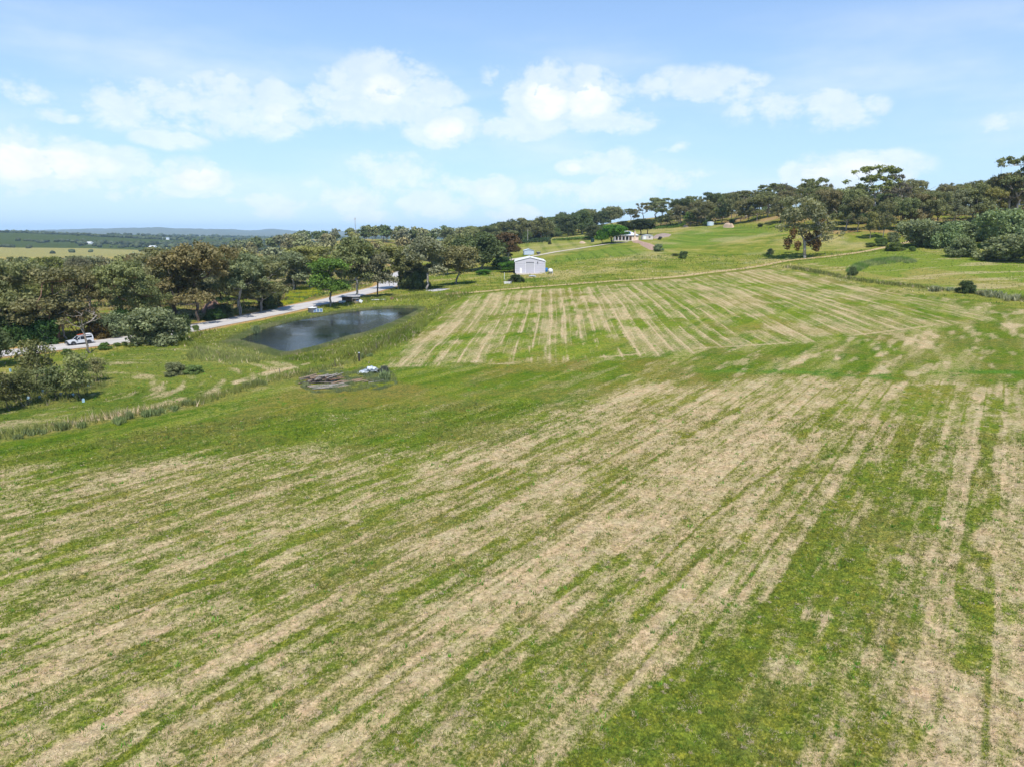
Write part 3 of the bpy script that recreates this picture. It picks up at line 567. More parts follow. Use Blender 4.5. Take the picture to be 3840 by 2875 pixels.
def make_proto(kind, seed, H=12., W=9., n_lobes=5, cl_per=11, rc=(.8, 1.35), fork=.3, base_r=.32, n_leaf=70, leaf=.34, droop=.0, flat=.62, low=.5, stems=1, lean=.6, dead=0, shell=.45, dome=.62):
    rng = np.random.default_rng(seed); clumps = []
    for k in range(n_lobes):
        an = k * 2.399 + rng.random() * .9; rr = W * .5 * (.30 + .35 * rng.random()) if k else W * .06; zc = H * (low + (.86 - low) * rng.random()) if k else H * .82
        lw = W * (.20 + .12 * rng.random()); c = np.array([math.cos(an) * rr, math.sin(an) * rr, zc])
        for q in range(cl_per):
            d = rng.normal(size=3); d /= np.linalg.norm(d); d[2] = abs(d[2]) * .9 - .22 if dome else d[2]
            f = .45 + .6 * rng.random() ** .5; p = c + d * lw * f * np.array([1, 1, .85 * dome if dome else 1]); p[2] = min(p[2], H - .4)
            clumps.append((p, rc[0] + (rc[1] - rc[0]) * rng.random()))
    P = Proto(); P.kind = kind
    V, Fq = grow(rng, clumps, H * fork, base_r, (rng.normal() * lean * .5, rng.normal() * lean * .5), .3, stems, H)
    if dead:
        extra = [(np.array([rng.normal() * W * .3, rng.normal() * W * .3, H * (.3 + .4 * rng.random())]), .4) for _ in range(dead)]
        V2, F2 = grow(rng, extra, H * fork, base_r * .5, (0, 0), .35, 1, H); Fq = np.vstack([Fq, F2 + len(V)]); V = np.vstack([V, V2])
    P.trunk = mesh_from('trunk_' + kind, V, Fq, True); P.trunk.materials.append(BARK)
    P.crown = make_crown('crown_' + kind, rng, clumps, n_per=n_leaf, size=leaf, droop=droop, flat=flat, shell=shell)
    co = np.empty(len(P.crown.vertices) * 3, np.float32); P.crown.vertices.foreach_get('co', co); co = co.reshape(-1, 3)
    P.H = float(np.percentile(co[:, 2], 99.5)); P.W = float(np.percentile(np.abs(co[:, :2]), 97) * 2); P.n = len(P.crown.polygons)
    return P
GUMS = [make_proto('gum', 10 + i, H=13, W=11 + (i % 3), n_lobes=13 + i % 3, cl_per=9, rc=(.65, 1.2), fork=.20 + .03 * (i % 3), base_r=.22, dead=2 * (i % 2), lean=1.2, low=.28 + .04 * (i % 3), flat=.8, dome=.8, n_leaf=120, leaf=.25) for i in range(7)]
TALLG = [make_proto('tall', 40 + i, H=15, W=8.5, n_lobes=11, cl_per=8, low=.32, droop=.8, fork=.28, base_r=.22, flat=1.0, dome=.9, lean=1.0) for i in range(4)]
LACY = [make_proto('lacy', 50 + i, H=17, W=13, n_lobes=11, cl_per=5, rc=(.8, 1.3), low=.42, fork=.34, base_r=.3, flat=.55, lean=1.5, dome=.5) for i in range(3)]
ROUND = [make_proto('round', 60 + i, H=10, W=9.5, n_lobes=13, cl_per=9, rc=(.9, 1.4), low=.30, fork=.14, base_r=.22, flat=.95, dome=1.0, n_leaf=75, stems=1 + i) for i in range(3)]
PINES = [make_proto('pine', 70 + i, H=12, W=8, n_lobes=11, cl_per=9, rc=(.9, 1.3), low=.40, fork=.36, base_r=.26, flat=.9, dome=1.0, leaf=.26, n_leaf=110) for i in range(2)]
SAPL = [make_proto('sapling', 80 + i, H=6, W=3.8, n_lobes=11, cl_per=8, rc=(.38, .75), low=.34, fork=.22, base_r=.06, leaf=.17, n_leaf=80, stems=2 + i % 2, flat=1.0, dome=1.0, lean=.5, droop=.5) for i in range(3)]
BUSHES = [make_proto('bush', 90 + i, H=4.4, W=6.5, n_lobes=13, cl_per=9, rc=(.5, .95), low=.10, fork=.04, base_r=.09, leaf=.22, n_leaf=150, stems=1, flat=1.0, dome=1.0, shell=.6) for i in range(4)]
OPEN = make_proto('open', 130, H=17, W=12, n_lobes=11, cl_per=6, rc=(.7, 1.25), low=.30, fork=.22, base_r=.30, flat=1.0, dome=.9, leaf=.30, n_leaf=75, droop=.7, lean=.8, stems=2)
BARE = make_proto('bare', 99, H=8, W=6, n_lobes=5, cl_per=4, rc=(.3, .5), low=.55, fork=.2, base_r=.17, leaf=.16, n_leaf=60, stems=2, lean=.8)
print('leaf faces', sum(p.n for p in GUMS + TALLG + LACY + ROUND + PINES + SAPL + BUSHES + [BARE]))
def make_tuft(seed, n=260):
    rng = np.random.default_rng(seed); P = Proto(); P.kind = 'tuft'; P.trunk = None; V = []; tone = []
    c = rng.normal(size=(5, 2)) * .32; k = rng.integers(0, 5, n); b = c[k] + rng.normal(size=(n, 2)) * .14; h = (.45 + .55 * rng.random(n)) * (.7 + .3 * rng.random(5))[k]; a = rng.random(n) * 6.283; ln = .15 + .5 * rng.random(n)
    tp = np.stack([b[:, 0] + np.cos(a) * ln * h * .7, b[:, 1] + np.sin(a) * ln * h * .7, h], -1); bs_ = np.concatenate([b, np.full((n, 1), -.03)], 1); md = bs_ * .5 + tp * .5 + np.array([0, 0, .08]); w_ = .03 + .03 * rng.random(n); q = rng.random(n) * 3.14; s_ = np.stack([np.cos(q) * w_, np.sin(q) * w_, 0 * q], -1)
    V = np.stack([bs_ - s_ * .3, md - s_, tp, md + s_], 1).reshape(-1, 3); me = mesh_from('tuft', V, np.arange(4 * n).reshape(n, 4)); vflt(me, 'tone', np.repeat(rng.random(n), 4)); me.materials.append(LEAF); P.crown = me; P.H = .95; P.W = 1.5; P.n = n; return P
TUFTS = [make_tuft(300 + i) for i in range(3)]
BARKS = {'pale': (.44, .41, .37, 1), 'grey': (.28, .25, .22, 1), 'dark': (.12, .10, .085, 1), 'red': (.26, .15, .10, 1)}
TREES = []          # x, y, radius
NTREE = [0]
def put_tree(name, proto, x, y, h, wd, color, label, cat='tree', group=None, bark='grey', rot=None, z=None):
    NTREE[0] += 1
    z = tz(x, y) if z is None else z
    e = bpy.data.objects.new(name, None); COL.objects.link(e); e.empty_display_size = .5
    e.location = (x, y, z - .02); e.rotation_euler = (0, 0, random.random() * 6.283 if rot is None else rot); s = h / proto.H; sw = wd / proto.W; e.scale = (sw, sw * (.92 + .16 * random.random()), s)
    tag(e, label, cat, group)
    for nm, me, c in (('trunk', proto.trunk, BARKS[bark]), ('crown' if proto.trunk else 'blades', proto.crown, color)):
        if me is None: continue
        o = bpy.data.objects.new(nm, me); COL.objects.link(o); o.parent = e; o.color = tuple(c[:3]) + (1,)
    TREES.append((x, y, wd * .5)); return e
def jit(c, a=.12): k = 1 + random.uniform(-a, a); return tuple(min(1, v * k * (1 + random.uniform(-.06, .06))) for v in c[:3])
OLIVE, BROWN, GREYG, YELG, DARKG = (.220, .236, .102), (.222, .214, .102), (.225, .246, .138), (.262, .28, .090), (.128, .164, .062)
BRIGHT, LEAFY, RUST = (.10, .235, .030), (.15, .235, .045), (.18, .12, .05)
CN = {OLIVE: 'olive', BROWN: 'brownish-olive', GREYG: 'grey-green', YELG: 'yellow-green', DARKG: 'dark green'}
def px_h(px, py_top, x, y, z):      # height that reaches the photo row py_top
    d = ray(px, py_top); return CAM_H + d[2] / d[1] * y - z
def px_w(w_px, y, z): return w_px / F_PX * (y * math.cos(PITCH) + (CAM_H - z) * math.sin(PITCH))
def tree_at(name, proto, px, pyb, pyt, w_px, color, label, cat='tree', group=None, bark='grey', depth=None, rot=None):
    if depth is None: x, y, z = gp(px, pyb)
    else:
        d = ray(px, HORIZON); x, y = d[0] / d[1] * depth, depth; z = tz(x, y)
    h = px_h(px, pyt, x, y, z); wd = px_w(w_px, y, z)
    return put_tree(name, proto, x, y, h, wd, jit(color, .07), label, cat, group, bark, rot, z)
# ------------------------------------------------------------------ trees one can point to
G = GUMS
tree_at('gum_tree', G[0], 215, 1277, 1010, 270, BROWN, 'spreading brownish gum tree with reddish trunk beside the four-wheel drive', bark='red')
tree_at('gum_tree', G[1], 40, 1283, 985, 240, OLIVE, 'broad olive gum tree over dense green shrubs left of the four-wheel drive', bark='dark')
tree_at('gum_tree', G[2], 498, 1246, 985, 210, OLIVE, 'tall olive gum tree with long bare red-brown trunk behind the big roadside bush', bark='red')
tree_at('gum_tree', G[3], 660, 1190, 935, 250, BROWN, 'dark gum tree with heavy forked limbs behind the big roadside bush', bark='dark')
tree_at('gum_tree', G[4], 742, 1206, 915, 250, BROWN, 'large brown-topped gum tree with twin dark trunks by the gravel heap', bark='dark')
tree_at('gum_tree', G[5], 904, 1182, 950, 205, GREYG, 'grey-green gum tree leaning on the road edge opposite the pond tip', bark='pale')
tree_at('gum_tree', G[6], 977, 1168, 965, 200, OLIVE, 'olive gum tree with thick straight pale trunk at the road edge', bark='pale')
tree_at('gum_tree', G[1], 1163, 1084, 925, 215, YELG, 'wide yellow-green gum tree behind the bright yellow-green weeds', bark='pale')
tree_at('leafy_tree', TALLG[0], 1236, 1152, 972, 128, LEAFY, 'bright green several-stemmed tree beside the water tank and solar panels', bark='grey')
tree_at('gum_tree', TALLG[1], 1336, 1121, 893, 140, OLIVE, 'tall pale-trunked gum tree standing over the old lean-to hut', bark='pale')
tree_at('gum_tree', TALLG[2], 1418, 1114, 950, 100, GREYG, 'slender grey-green gum tree by the white pipe', bark='dark')
tree_at('gum_tree', TALLG[3], 1494, 1083, 925, 150, YELG, 'yellow-green gum tree with white trunks where the road bends away', bark='pale')
tree_at('gum_tree', TALLG[0], 1545, 1082, 940, 110, OLIVE, 'olive gum tree hemmed in by dark shrubs beside the road bend', bark='pale')
tree_at('gum_tree', TALLG[1], 1603, 1088, 893, 145, GREYG, 'tall drooping grey-green gum tree beside the bare grey turning patch', bark='pale')
tree_at('gum_tree', ROUND[2], 1713, 1068, 925, 125, BROWN, 'brownish gum tree with several splayed stems on the grass below the large shed', bark='grey')
tree_at('gum_tree', TALLG[2], 1681, 1031, 930, 70, YELG, 'thin yellow-green gum tree behind the several-stemmed gum', bark='pale')
tree_at('gum_tree', ROUND[0], 1809, 1015, 878, 150, DARKG, 'large dense dark green gum tree near the large shed', bark='pale')
tree_at('gum_tree', ROUND[1], 1720, 1000, 885, 120, OLIVE, 'rounded olive gum tree just behind the dense dark green gum', bark='pale')
tree_at('gum_tree', TALLG[3], 1904, 994, 876, 92, RUST, 'rust-brown dying gum tree beside the large shed', bark='pale')
tree_at('gum_tree', TALLG[1], 1918, 985, 915, 60, YELG, 'small pale yellow-green gum under the rust-brown tree', bark='pale')
tree_at('bare_tree', BARE, 337, 1324, 1150, 125, (.17, .12, .06), 'sparse bare-limbed young tree in front of the four-wheel drive', bark='grey', rot=.6)
tree_at('gum_tree', BARE, 252, 1272, 1120, 120, (.20, .18, .17), 'grey leafless tree with leaning pale trunk behind the four-wheel drive', bark='pale')
# lone tree on the rise, hung with mistletoe
lone = tree_at('gum_tree', OPEN, 3020, 967, 742, 170, (.27, .29, .16), 'lone grey-green gum tree hung with brown mistletoe at the paddock corner', bark='pale', rot=1.1)
def leaf_clump_obj(name, parent, pts, color, n_per, size, droop):
    rng = np.random.default_rng(len(bpy.data.objects)); me = make_crown(name, rng, [(np.zeros(3), 1.0), (np.array([0, 0, -.8]), .8), (np.array([.1, 0, -1.5]), .5)], n_per=n_per, size=size, droop=droop, flat=1.1, shell=.3)
    for (p, s) in pts:
        o = bpy.data.objects.new(name, me); COL.objects.link(o); o.parent = parent; o.location = p; o.scale = (s, s, s * 1.1); o.color = color + (1,)
def rel(e, px, py):      # a pixel on the lone tree to its own coordinates
    d = ray(px, py); y = e.location.y; v = Vector((d[0] / d[1] * y, y + random.uniform(-2.5, 1), CAM_H + d[2] / d[1] * y)); M = Matrix.LocRotScale(e.location, e.rotation_euler, e.scale); return M.inverted() @ v
leaf_clump_obj('mistletoe_foliage', lone, [(rel(lone, 2970, 868), 1.0), (rel(lone, 2957, 905), 1.1), (rel(lone, 2984, 915), .9), (rel(lone, 3030, 888), 1.2), (rel(lone, 3050, 905), 1.2), (rel(lone, 3062, 862), 1.1), (rel(lone, 3076, 818), 1.0), (rel(lone, 3065, 915), 1.0)], (.17, .10, .03), 190, .22, .9)
# house trees
tree_at('leafy_tree', ROUND[1], 2256, 918, 864, 46, BRIGHT, 'smaller bright green round tree by the driveway below the house', bark='dark')
tree_at('leafy_tree', ROUND[2], 2300, 913, 844, 92, BRIGHT, 'large bright green spreading tree shading the house verandah', bark='dark')
tree_at('leafy_tree', ROUND[0], 2223, 900, 846, 54, (.13, .15, .075), 'dull grey-green rounded tree behind the dark green water tank', bark='dark')
for px, pyb, pyt, wp in ((2338, 889, 831, 52), (2376, 884, 827, 48), (2403, 884, 822, 58), (2428, 880, 824, 46)):
    tree_at('pine_tree', PINES[px % 2], px, pyb, pyt, wp, (.062, .085, .032), 'dark pine tree standing close behind the house', group='pines behind the house', bark='dark')
# hill trees, in front row order up the slope
HR = [(2480, 853, 783, 60, DARKG), (2512, 852, 790, 50, OLIVE), (2545, 851, 771, 56, BROWN), (2589, 850, 794, 48, LEAFY), (2612, 848, 778, 60, BROWN), (2643, 846, 758, 60, BROWN), (2680, 842, 760, 58, OLIVE), (2706, 841, 740, 46, OLIVE), (2740, 838, 726, 58, OLIVE), (2775, 838, 752, 50, BROWN),
      (2805, 834, 745, 60, BROWN), (2838, 828, 732, 66, OLIVE), (2880, 816, 718, 80, OLIVE), (2925, 836, 735, 76, BROWN), (2962, 850, 740, 66, OLIVE), (3060, 852, 706, 84, OLIVE), (3105, 861, 712, 90, BROWN), (3172, 866, 728, 86, OLIVE), (3215, 868, 742, 80, BROWN), (3375, 866, 742, 95, OLIVE), (3310, 893, 745, 62, BROWN), (3430, 862, 730, 90, BROWN), (3510, 862, 722, 95, OLIVE), (3570, 856, 715, 95, GREYG), (3646, 842, 690, 120, OLIVE), (3700, 836, 700, 100, YELG), (3777, 826, 650, 130, BROWN), (3835, 820, 640, 120, OLIVE)]
def HRW(px):
    for lim, tx in ((2520, 'behind the pines and bright vine rows'), (2600, 'above the bright vine rows'), (2660, 'right beside the pale blue tank'), (2720, 'between the pale tank and the sand heap'), (2790, 'behind the wide orange sand heap'), (2850, 'behind the first posts of the hillside fence'), (2900, 'with heavy trunk on the open slope'), (2990, 'uphill of the lone mistletoe gum'), (3120, 'just past the lone mistletoe gum'), (3240, 'between the lone gum and the tallest gum'), (3400, 'below the tallest yellow-green gum'), (3540, 'behind the start of the thicket'), (3680, 'behind the middle of the thicket')):
        if px < lim: return tx
    return 'behind the biggest bush of the thicket'
for i, (px, pyb, pyt, wp, c) in enumerate(HR):
    tree_at('gum_tree', G[i % 7], px, pyb, pyt, wp, c, CN.get(c, 'leafy green') + ' gum tree at the wood edge ' + HRW(px), group='gum trees at the wood edge ' + HRW(px), bark=('grey', 'dark', 'pale')[i % 3])
tree_at('gum_tree', TALLG[0], 3263, 897, 795, 42, YELG, 'small yellow-green gum tree standing out in front of the hillside wood', bark='grey')
tree_at('gum_tree', LACY[0], 3262, 0, 622, 150, YELG, 'tallest yellow-green gum tree with open crown rising above the hillside wood', bark='pale', depth=365)
tree_at('gum_tree', LACY[1], 3040, 0, 668, 90, OLIVE, 'open-crowned gum tree whose flat top clears the hillside skyline beside a cloud', bark='grey', depth=400)
tree_at('gum_tree', LACY[2], 3800, 0, 586, 150, OLIVE, 'tall feathery gum tree at the high end of the hillside wood', bark='pale', depth=345)
tree_at('gum_tree', LACY[0], 2880, 0, 690, 95, OLIVE, 'wispy tall gum tree behind the thick-trunked hillside gum', bark='grey', depth=470)
tree_at('gum_tree', LACY[2], 3350, 0, 655, 80, (.19, .17, .13), 'half-dead gum tree with pale bare limbs on the hillside skyline', bark='pale', depth=372)
# ------------------------------------------------------------------ bushes one can point to
def bush_at(px, pyb, pyt, wp, color, label, group=None, proto=None, name='shrub', depth=None):
    return tree_at(name, proto or BUSHES[int(px) % 4], px, pyb, pyt, wp, color, label, 'shrub', group, 'grey', depth)
SAGE, MIDG = (.225, .275, .135), (.135, .19, .055)
bush_at(590, 1288, 1162, 172, SAGE, 'big rounded grey-green bush at the road edge', proto=BUSHES[0])
for px, pyb, pyt, wp in ((3443, 926, 826, 150), (3550, 930, 842, 120), (3625, 905, 830, 125), (3755, 932, 790, 185), (3850, 935, 806, 150)):
    bush_at(px, pyb, pyt, wp, SAGE, 'large rounded sage-green bush in the thicket below the hillside wood', 'thicket of large bushes', BUSHES[px % 4])
bush_at(3602, 964, 893, 92, SAGE, 'medium sage-green bush standing in front of the thicket')
bush_at(3795, 980, 884, 200, SAGE, 'wide sage-green bush spilling out in front of the thicket', proto=BUSHES[3])
for px, pyb, pyt, wp, w_ in ((3303, 923, 893, 44, 'dark rounded'), (3350, 942, 909, 56, 'dark leaning'), (3263, 927, 911, 30, 'small low'), (3419, 943, 925, 24, 'small dark'), (3349, 908, 872, 34, 'upright pale')):
    bush_at(px, pyb, pyt, wp, MIDG if 'pale' not in w_ else SAGE, w_ + ' shrub beside the track that climbs to the wood')
bush_at(3198, 1034, 1002, 32, DARKG, 'small dark shrub at the end of the reed mound'); bush_at(3626, 1100, 1054, 58, (.085, .125, .04), 'round dark green shrub on the weedy drain')
bush_at(2466, 943, 916, 34, SAGE, 'round grey-green shrub by the soil bank below the house'); bush_at(2561, 970, 943, 26, MIDG, 'upright dark shrub in the rough pasture'); bush_at(2532, 960, 951, 24, MIDG, 'low dark shrub next to the upright one in the rough pasture')
bush_at(2889, 953, 933, 24, SAGE, 'small thorny grey shrub in the rough pasture beside the lone gum'); bush_at(2851, 852, 838, 20, MIDG, 'small dark shrub by the hillside fence'); bush_at(2654, 846, 826, 36, LEAFY, 'green bush beside the pale corrugated tank on the hill'); bush_at(2745, 838, 822, 20, MIDG, 'small shrub under the hillside gums')
bush_at(1910, 1022, 982, 60, BRIGHT, 'bright light green rounded bush against the large shed', proto=ROUND[0]); bush_at(1880, 1012, 962, 60, (.05, .10, .025), 'dark green leafy bush under the rust-brown tree'); bush_at(1938, 1058, 1030, 52, (.07, .11, .03), 'round green shrub in front of the large shed')
bush_at(1812, 1030, 1012, 44, BRIGHT, 'low bright green shrub under the dense dark gum')
bush_at(2061, 917, 900, 12, DARKG, 'tiny dark cypress-like shrub beside the vines'); bush_at(2475, 900, 888, 14, (.10, .11, .10), 'small grey shrub against the pale outbuilding')
bush_at(-25, 1378, 1225, 130, DARKG, 'dark bushy tree on the near side of the road verge', proto=ROUND[0])
for px, pyb, pyt, wp, c in ((70, 1292, 1185, 130, (.06, .115, .03)), (160, 1290, 1200, 110, (.07, .13, .035)), (5, 1296, 1190, 110, (.06, .09, .03)), (420, 1262, 1175, 110, SAGE), (380, 1268, 1205, 70, (.15, .105, .03)), (470, 1252, 1160, 90, (.06, .12, .03)), (810, 1200, 1160, 70, (.07, .13, .035)), (850, 1192, 1140, 70, (.09, .12, .05)),
                        (690, 1232, 1180, 60, (.06, .09, .03)), (1000, 1160, 1110, 60, DARKG), (1020, 1150, 1098, 70, DARKG), (1530, 1084, 1010, 80, DARKG), (1570, 1086, 1020, 70, DARKG), (1640, 1020, 985, 40, DARKG)):
    bush_at(px, pyb, pyt, wp, c, 'leafy undergrowth shrub below the gums along the far road edge', 'undergrowth shrubs along the road')
for px, pyb, w_, h_ in ((470, 1296, 22, 14), (505, 1290, 24, 16), (440, 1300, 22, 14), (700, 1252, 30, 26), (665, 1262, 26, 22), (735, 1240, 22, 20), (390, 1312, 40, 26), (250, 1330, 34, 22)):
    bush_at(px, pyb, pyb - h_, w_, (.15, .23, .06), 'knee-high weedy shrub on the near verge of the road', 'low shrubs on the near verge')
# saplings in the left corner
for i, (px, pyb, pyt, wp, c, lb) in enumerate(((300, 1502, 1322, 128, OLIVE, 'young two-stemmed tree with yellow-tinged crown at the end of the sapling row'), (365, 1432, 1340, 80, OLIVE, 'small young tree standing just behind the end of the sapling row'), (262, 1492, 1390, 70, (.13, .15, .06), 'thin young tree next to the two-stemmed one'), (205, 1498, 1375, 130, (.14, .17, .07), 'bushy grey-green young tree among the blue tree guards'),
                        (150, 1478, 1275, 150, (.16, .17, .065), 'tallest bushy young tree in the sapling row'), (95, 1520, 1385, 130, (.12, .13, .05), 'dark young tree in the middle of the sapling row'), (30, 1540, 1400, 120, (.12, .125, .05), 'dark young tree at the open end of the sapling row'), (-60, 1560, 1400, 130, OLIVE, 'young tree trailing off the sapling row'), (60, 1500, 1420, 90, (.08, .10, .045), 'small dark young tree behind the sapling row'))):
    tree_at('young_tree', SAPL[i % 3], px, pyb, pyt, wp * .72, tuple(v * 1.2 for v in c), lb, bark='dark')
bush_at(200, 1448, 1392, 40, MIDG, 'leafy shrub tucked between the young trees'); bush_at(660, 1404, 1360, 64, (.22, .25, .12), 'straggly dark shrub out on the mown lower paddock'); bush_at(722, 1400, 1370, 66, (.19, .27, .09), 'spreading green shrub out on the mown lower paddock'); bush_at(640, 1412, 1394, 40, SAGE, 'low shrub beside the straggly one on the lower paddock')
for px, pyb, w_, h_ in ((60, 1645, 60, 22), (140, 1625, 60, 28), (250, 1610, 70, 36), (300, 1603, 50, 30), (440, 1585, 60, 32), (480, 1570, 54, 40), (540, 1560, 60, 28), (575, 1553, 60, 34), (640, 1538, 50, 20), (700, 1520, 60, 24), (930, 1450, 50, 26), (980, 1440, 44, 22)):
    bush_at(px, pyb, pyb - h_, w_, (.22, .27, .11), 'waist-high grey-green weed clump along the weedy drain', 'weed clumps along the left drain', TUFTS[px % 3], 'weed_clump')
for px, pyb, w_, h_, lb in ((1432, 1395, 50, 30, 'dark grey-blue weed bush beside the crumpled silver sheeting'), (1452, 1425, 70, 40, 'grassy grey-green clump at the end of the post pile'), (1145, 1450, 34, 24, 'small dark bush at the foot of the post pile'), (952, 1250, 40, 34, 'dry grey thorn bush at the pond edge'), (1362, 1345, 20, 22, 'small dark weed beside the thick fence post'), (1385, 1338, 18, 16, 'tiny grey weed near the thick fence post')):
    bush_at(px, pyb, pyb - h_, w_, (.13, .15, .13) if 'dark grey' in lb else SAGE, lb, None, TUFTS[px % 3], 'weed_clump')
for px, pyb, w_, h_ in ((3520, 1095, 60, 26), (3680, 1106, 60, 26), (3740, 1116, 70, 34), (3800, 1128, 60, 30), (3560, 1090, 40, 18)):
    bush_at(px, pyb, pyb - h_, w_, (.34, .37, .22), 'pale dry weed clump beside the round dark shrub', 'weed clumps on the drain', TUFTS[px % 3], 'weed_clump')
# ------------------------------------------------------------------ the woods, tree by tree
def free(x, y, dmin):
    for (a, b, r_) in TREES:
        if abs(a - x) < dmin and abs(b - y) < dmin and (a - x) ** 2 + (b - y) ** 2 < dmin * dmin: return False
    return True
rng = random.Random(5)
def fill(P, n, dmin, protos, cols, hh, where, group, tries=9000, ok=None):
    b0 = P.min(0); b1 = P.max(0); cnt = 0
    xs = np.array([rng.uniform(b0[0], b1[0]) for _ in range(tries)]); ys = np.array([rng.uniform(b0[1], b1[1]) for _ in range(tries)])
    _, ins = dist_poly(xs, ys, P); zz = terr(xs, ys)
    for x, y, i_, z in zip(xs, ys, ins, zz):
        if not i_ or cnt >= n: continue
        if abs(math.degrees(math.atan2(x, y))) > 40 or (ok and not ok(x, y)): continue
        dm = dmin(x, y) if callable(dmin) else dmin
        if not free(x, y, dm): continue
        c = rng.choice(cols); h = rng.uniform(*hh); put_tree('gum_tree', rng.choice(protos), x, y, h, h * rng.uniform(.72, 1.0), jit(c, .18), CN[c] + ' gum tree in ' + where, 'tree', group + ', ' + CN[c], rng.choice(['pale', 'grey', 'dark', 'pale']), rng.random() * 6.28, z); cnt += 1
    return cnt
LOWP = [make_proto('far', 200 + i, H=13, W=11.5, n_lobes=8, cl_per=6, rc=(1.0, 1.7), fork=.26, base_r=.26, low=.38, flat=.8, dome=.8, n_leaf=12, leaf=.85) for i in range(3)]
MASS = []
def mass(P, n, dmin, protos, cols, hh, where, group, tries=7000, ok=None):      # woods that read as one canopy
    b0 = P.min(0); b1 = P.max(0); cnt = 0
    xs = np.array([rng.uniform(b0[0], b1[0]) for _ in range(tries)]); ys = np.array([rng.uniform(b0[1], b1[1]) for _ in range(tries)]); _, ins = dist_poly(xs, ys, P); zz = terr(xs, ys)
    for x, y, i_, z in zip(xs, ys, ins, zz):
        if not i_ or cnt >= n or abs(math.degrees(math.atan2(x, y))) > 40 or (ok and not ok(x, y)) or not free(x, y, dmin(x, y)): continue
        TREES.append((x, y, 5)); MASS.append((x, y, z, rng.uniform(*hh), rng.random() * 6.28, jit(rng.choice(cols), .18), rng.randrange(3))); cnt += 1
    return cnt
WL1 = np.array([ROAD[i] + np.array([-9, 4.0]) for i in range(20, len(ROAD) - 14, 6)] + [[-62, 330], [-110, 330], [-330, 330], [-330, 180]])
n1 = fill(WL1, 92, lambda x, y: 8.2, GUMS + TALLG[:2] , [OLIVE, OLIVE, BROWN, GREYG, GREYG, YELG], (6, 14.5), 'the dense belt beyond the road', 'gums beyond the road', ok=lambda x, y: road_dist(np.array([x]), np.array([y]))[0] > 12 and not (-75 < x < -50 and 205 < y < 262))
WL2 = np.array([[-420, 320], [-40, 320], [-30, 420], [-30, 520], [-120, 620], [-360, 620], [-520, 600]])
n2 = mass(WL2, 120, lambda x, y: 13.5, GUMS + TALLG, [OLIVE, BROWN, GREYG, YELG], (11, 16), 'the wood stretching back from the road', 'gums of the back wood')
MH = np.array([[-270, 640], [-130, 640], [30, 600], [60, 760], [-100, 800], [-290, 790]])
n3 = mass(MH, 120, lambda x, y: 12, GUMS + LACY, [OLIVE, DARKG, GREYG, DARKG], (11, 16), 'the wood on the rise around the mast', 'gums on the mast rise', ok=lambda x, y: not (-192 < x < -138 and 630 < y < 735))
HW = np.vstack([gpoly([(2460, 850), (2700, 836), (2880, 812), (2990, 850), (3110, 856), (3300, 880), (3450, 862), (3840, 822), (4200, 800)]), [[330, 480], [250, 580], [120, 680], [95, 640]]])
n4 = fill(HW, 88, lambda x, y: 9 if y < 400 else 13, GUMS + LACY[:2], [OLIVE, BROWN, BROWN, OLIVE, DARKG], (8, 20), 'the dense wood up the hillside', 'gums of the hillside wood')
cnt = 0
for _ in range(4000):
    if cnt >= 46: break
    x = rng.uniform(60, 330); y = rng.uniform(300, 520)
    if not dist_poly(np.array([x]), np.array([y]), HW)[1][0] or abs(math.degrees(math.atan2(x, y))) > 39 or not free(x, y, 4.0): continue
    put_tree('shrub', rng.choice(BUSHES), x, y, rng.uniform(2, 5.5), rng.uniform(4, 8), jit(rng.choice([SAGE, MIDG, OLIVE]), .2), 'understorey shrub between the trunks of the hillside wood', 'shrub', 'understorey shrubs of the hillside wood'); cnt += 1
HB = np.array([[-40, 560], [0, 540], [30, 545], [62, 560], [85, 600], [100, 660], [40, 700], [-40, 640]])
n5 = fill(HB, 48, lambda x, y: 7.5, GUMS[:3] + ROUND, [DARKG, OLIVE, DARKG], (13, 19), 'the dark line of trees behind the vineyard', 'gums behind the vineyard')
cnt = 0
for _ in range(3000):
    if cnt >= 40: break
    x = rng.uniform(-40, 100); y = rng.uniform(535, 640)
    if not dist_poly(np.array([x]), np.array([y]), HB)[1][0] or not free(x, y, 4.0): continue
    put_tree('shrub', rng.choice(BUSHES), x, y, rng.uniform(4, 8), rng.uniform(7, 12), jit(rng.choice([DARKG, MIDG]), .2), 'dark shrub filling the foot of the tree line behind the vineyard', 'shrub', 'shrubs under the vineyard tree line'); cnt += 1
print('fill', n1, n2, n3, n4, n5, 'trees', NTREE[0])

def mass_mesh(name, items, which, mat):
    VV = []; FF = []; TT = []; CC = []; k0 = 0
    for (x, y, z, h, a, c, pi) in items:
        p = LOWP[pi]; me = getattr(p, which); co = np.empty(len(me.vertices) * 3, np.float32); me.vertices.foreach_get('co', co); co = co.reshape(-1, 3).copy(); s_ = h / p.H; ca, sa = math.cos(a) * s_, math.sin(a) * s_
        VV.append(np.stack([co[:, 0] * ca - co[:, 1] * sa + x, co[:, 0] * sa + co[:, 1] * ca + y, co[:, 2] * s_ + z], -1)); fi = np.empty(len(me.polygons) * 4, np.int32); me.loops.foreach_get('vertex_index', fi); FF.append(fi.reshape(-1, 4) + k0); k0 += len(co)
        tn = np.random.default_rng(int(abs(x) * 7)).random(len(co) // 4).repeat(4) if which == 'crown' else np.full(len(co), .5); TT.append(tn); CC.append(np.tile(np.array(c if which == 'crown' else (.25, .23, .2)), (len(co), 1)))
    me = mesh_from(name, np.concatenate(VV), np.concatenate(FF)); vflt(me, 'tone', np.concatenate(TT)); vcol(me, 'tint', np.concatenate(CC)); me.materials.append(mat); return me
